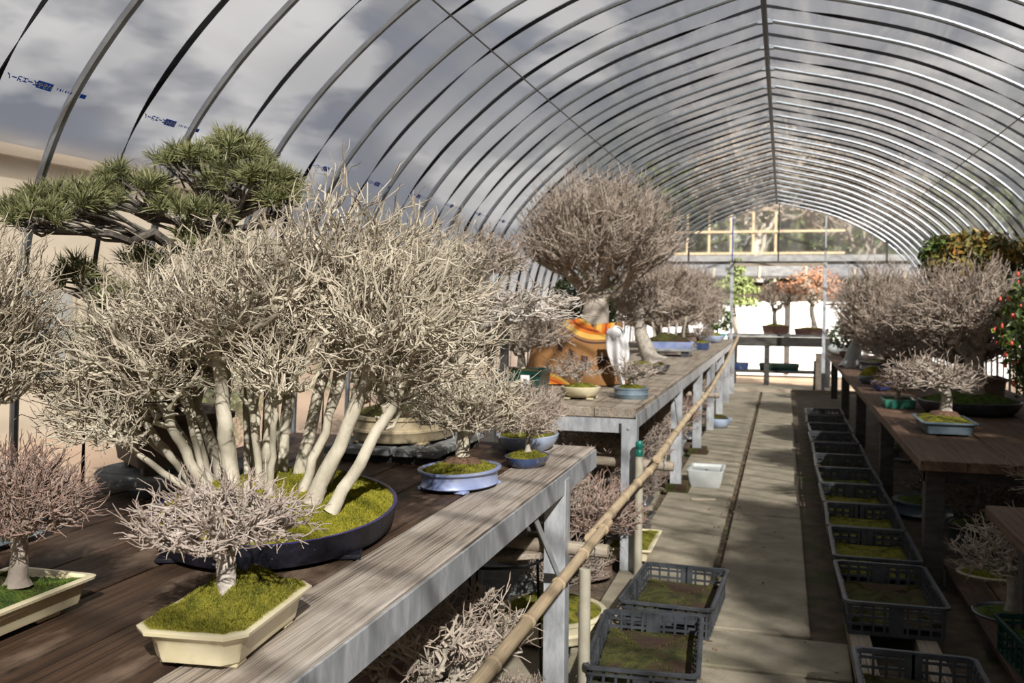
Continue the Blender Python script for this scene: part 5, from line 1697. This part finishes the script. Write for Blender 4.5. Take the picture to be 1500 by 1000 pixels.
crate('dark green crate of moss at the lower right frame corner', 1.09, 3.93, .10, .10, 'moss_green', 89, deep=.10, m='dark_green')
sb = thing('low_plank_shelf', 'low plank shelf under the green crate', 'shelf', (1.1, 4.5, 0))
for k in range(3):
    b = MB(); b.box((-.16 + .16 * k, 0, .085), (.15, 2.4, .028), b=.003); b.build('board', 'wood_wet', sb)
for yy in (-1, 0, 1):
    b = MB(); b.box((0, yy, .035), (.46, .08, .07)); b.build('bearer', 'dark_timber', sb)
for i, (y, lab) in enumerate(((6.6, 'nearest'), (8.2, 'middle'), (10.0, 'farthest'))):
    low_tree('dim bare bonsai on the ground under the right bench, %s of three' % lab, (1.25, y, 0), 'oval', .22, .22, .12, 'charcoal', 'moss_green', (0, 0, .08), (0, 0, .20), (.34, .40, .20), (9, 36, 160, 400), 'bark_dim', 230 + i, tl=.06, rtip=.0024, limbs=False)
low_tree('mossy planting in a slate dish beside the crates, under the right bench', (1.0, 7.4, 0), 'oval', .2, .2, .1, 'slate', 'moss_green', (0, 0, .06), (0, 0, .14), (.2, .2, .1), (6, 20, 60, 120), 'bark_dim', 240, limbs=False)

# ------------------------------------------------------------------ bonsai outside the far door
t = bonsai('outdoor bonsai in a reddish brown rectangular pot on the display table', (-.13, 18.35, .94))
z = pot(t, 'rect', .24, .17, .15, 'red_clay', prof='plain', feet=4, n=32)
moss(t, 'rect', .22, .15, z - .01, .05, 'moss', seed=90)
grow(t, (-.02, 0, z), (-.02, 0, z + .28), .045, (.05, 0, z + .56), (.46, .3, .36), n=(7, 20, 50, 120), tw=1, tl=.1, rtip=.005, crook=.10, zmin=-.3, bark='bark_dim', seed=93)
f = MB(); leaf_cloud(f, (.18, 0, z + .70), (.26, .22, .14), 260, .028, 31, inner=.2); f.build('leaves', leaf_red, t, tips=True, kind='stuff')
t = bonsai('rust leaved outdoor bonsai in a low reddish tray, right on the table', (.50, 18.35, .94))
z = pot(t, 'oval', .30, .18, .10, 'red_clay', prof='plain', feet=4, n=32)
moss(t, 'oval', .28, .16, z - .01, .05, 'moss', seed=91)
grow(t, (.05, 0, z), (.0, 0, z + .45), .05, (.05, 0, z + .80), (.44, .3, .36), n=(8, 24, 60, 160), tw=1, tl=.1, rtip=.005, crook=.10, zmin=-.4, bark='bark_grey', seed=94)
f = MB(); leaf_cloud(f, (.05, 0, z + .82), (.50, .32, .36), 1000, .030, 32, inner=.2, lumps=5); f.build('leaves', leaf_red, t, tips=True, kind='stuff')
t = thing('garden_pine', 'pale green pine with layered pads outside the far doorway', 'tree', (-.95, 19.6, -.09))
b = MB(); b.tube([(0, 0, 0), (.05, 0, 1.0), (-.04, 0, 1.7), (0, 0, 2.3)], [.06, .05, .04, .02], 8); b.build('trunk', 'bark_dim', t, smooth=True)
for k, (x, zz, rx, rz_) in enumerate(((.02, 2.30, .20, .20), (.08, 2.05, .30, .12), (.16, 1.86, .38, .12), (.12, 1.62, .40, .12), (-.25, 1.95, .3, .12))):
    f = MB(); leaf_cloud(f, (x, 0, zz), (rx, rx, rz_), 420, .045, 40 + k, inner=.1, lumps=4); f.build('foliage_pad', leaf_pine, t, tips=True, kind='stuff')
t = thing('gate_post', 'short pale timber gate post outside the far doorway at right', 'post', (.62, 17.6, -.09))
b = MB(); b.box((0, 0, .35), (.12, .12, .70), b=.008); b.build('post_body', 'grey_timber', t)
b = MB(); b.box((0, 0, .715), (.14, .14, .03), b=.004); b.build('cap', 'grey_timber', t)
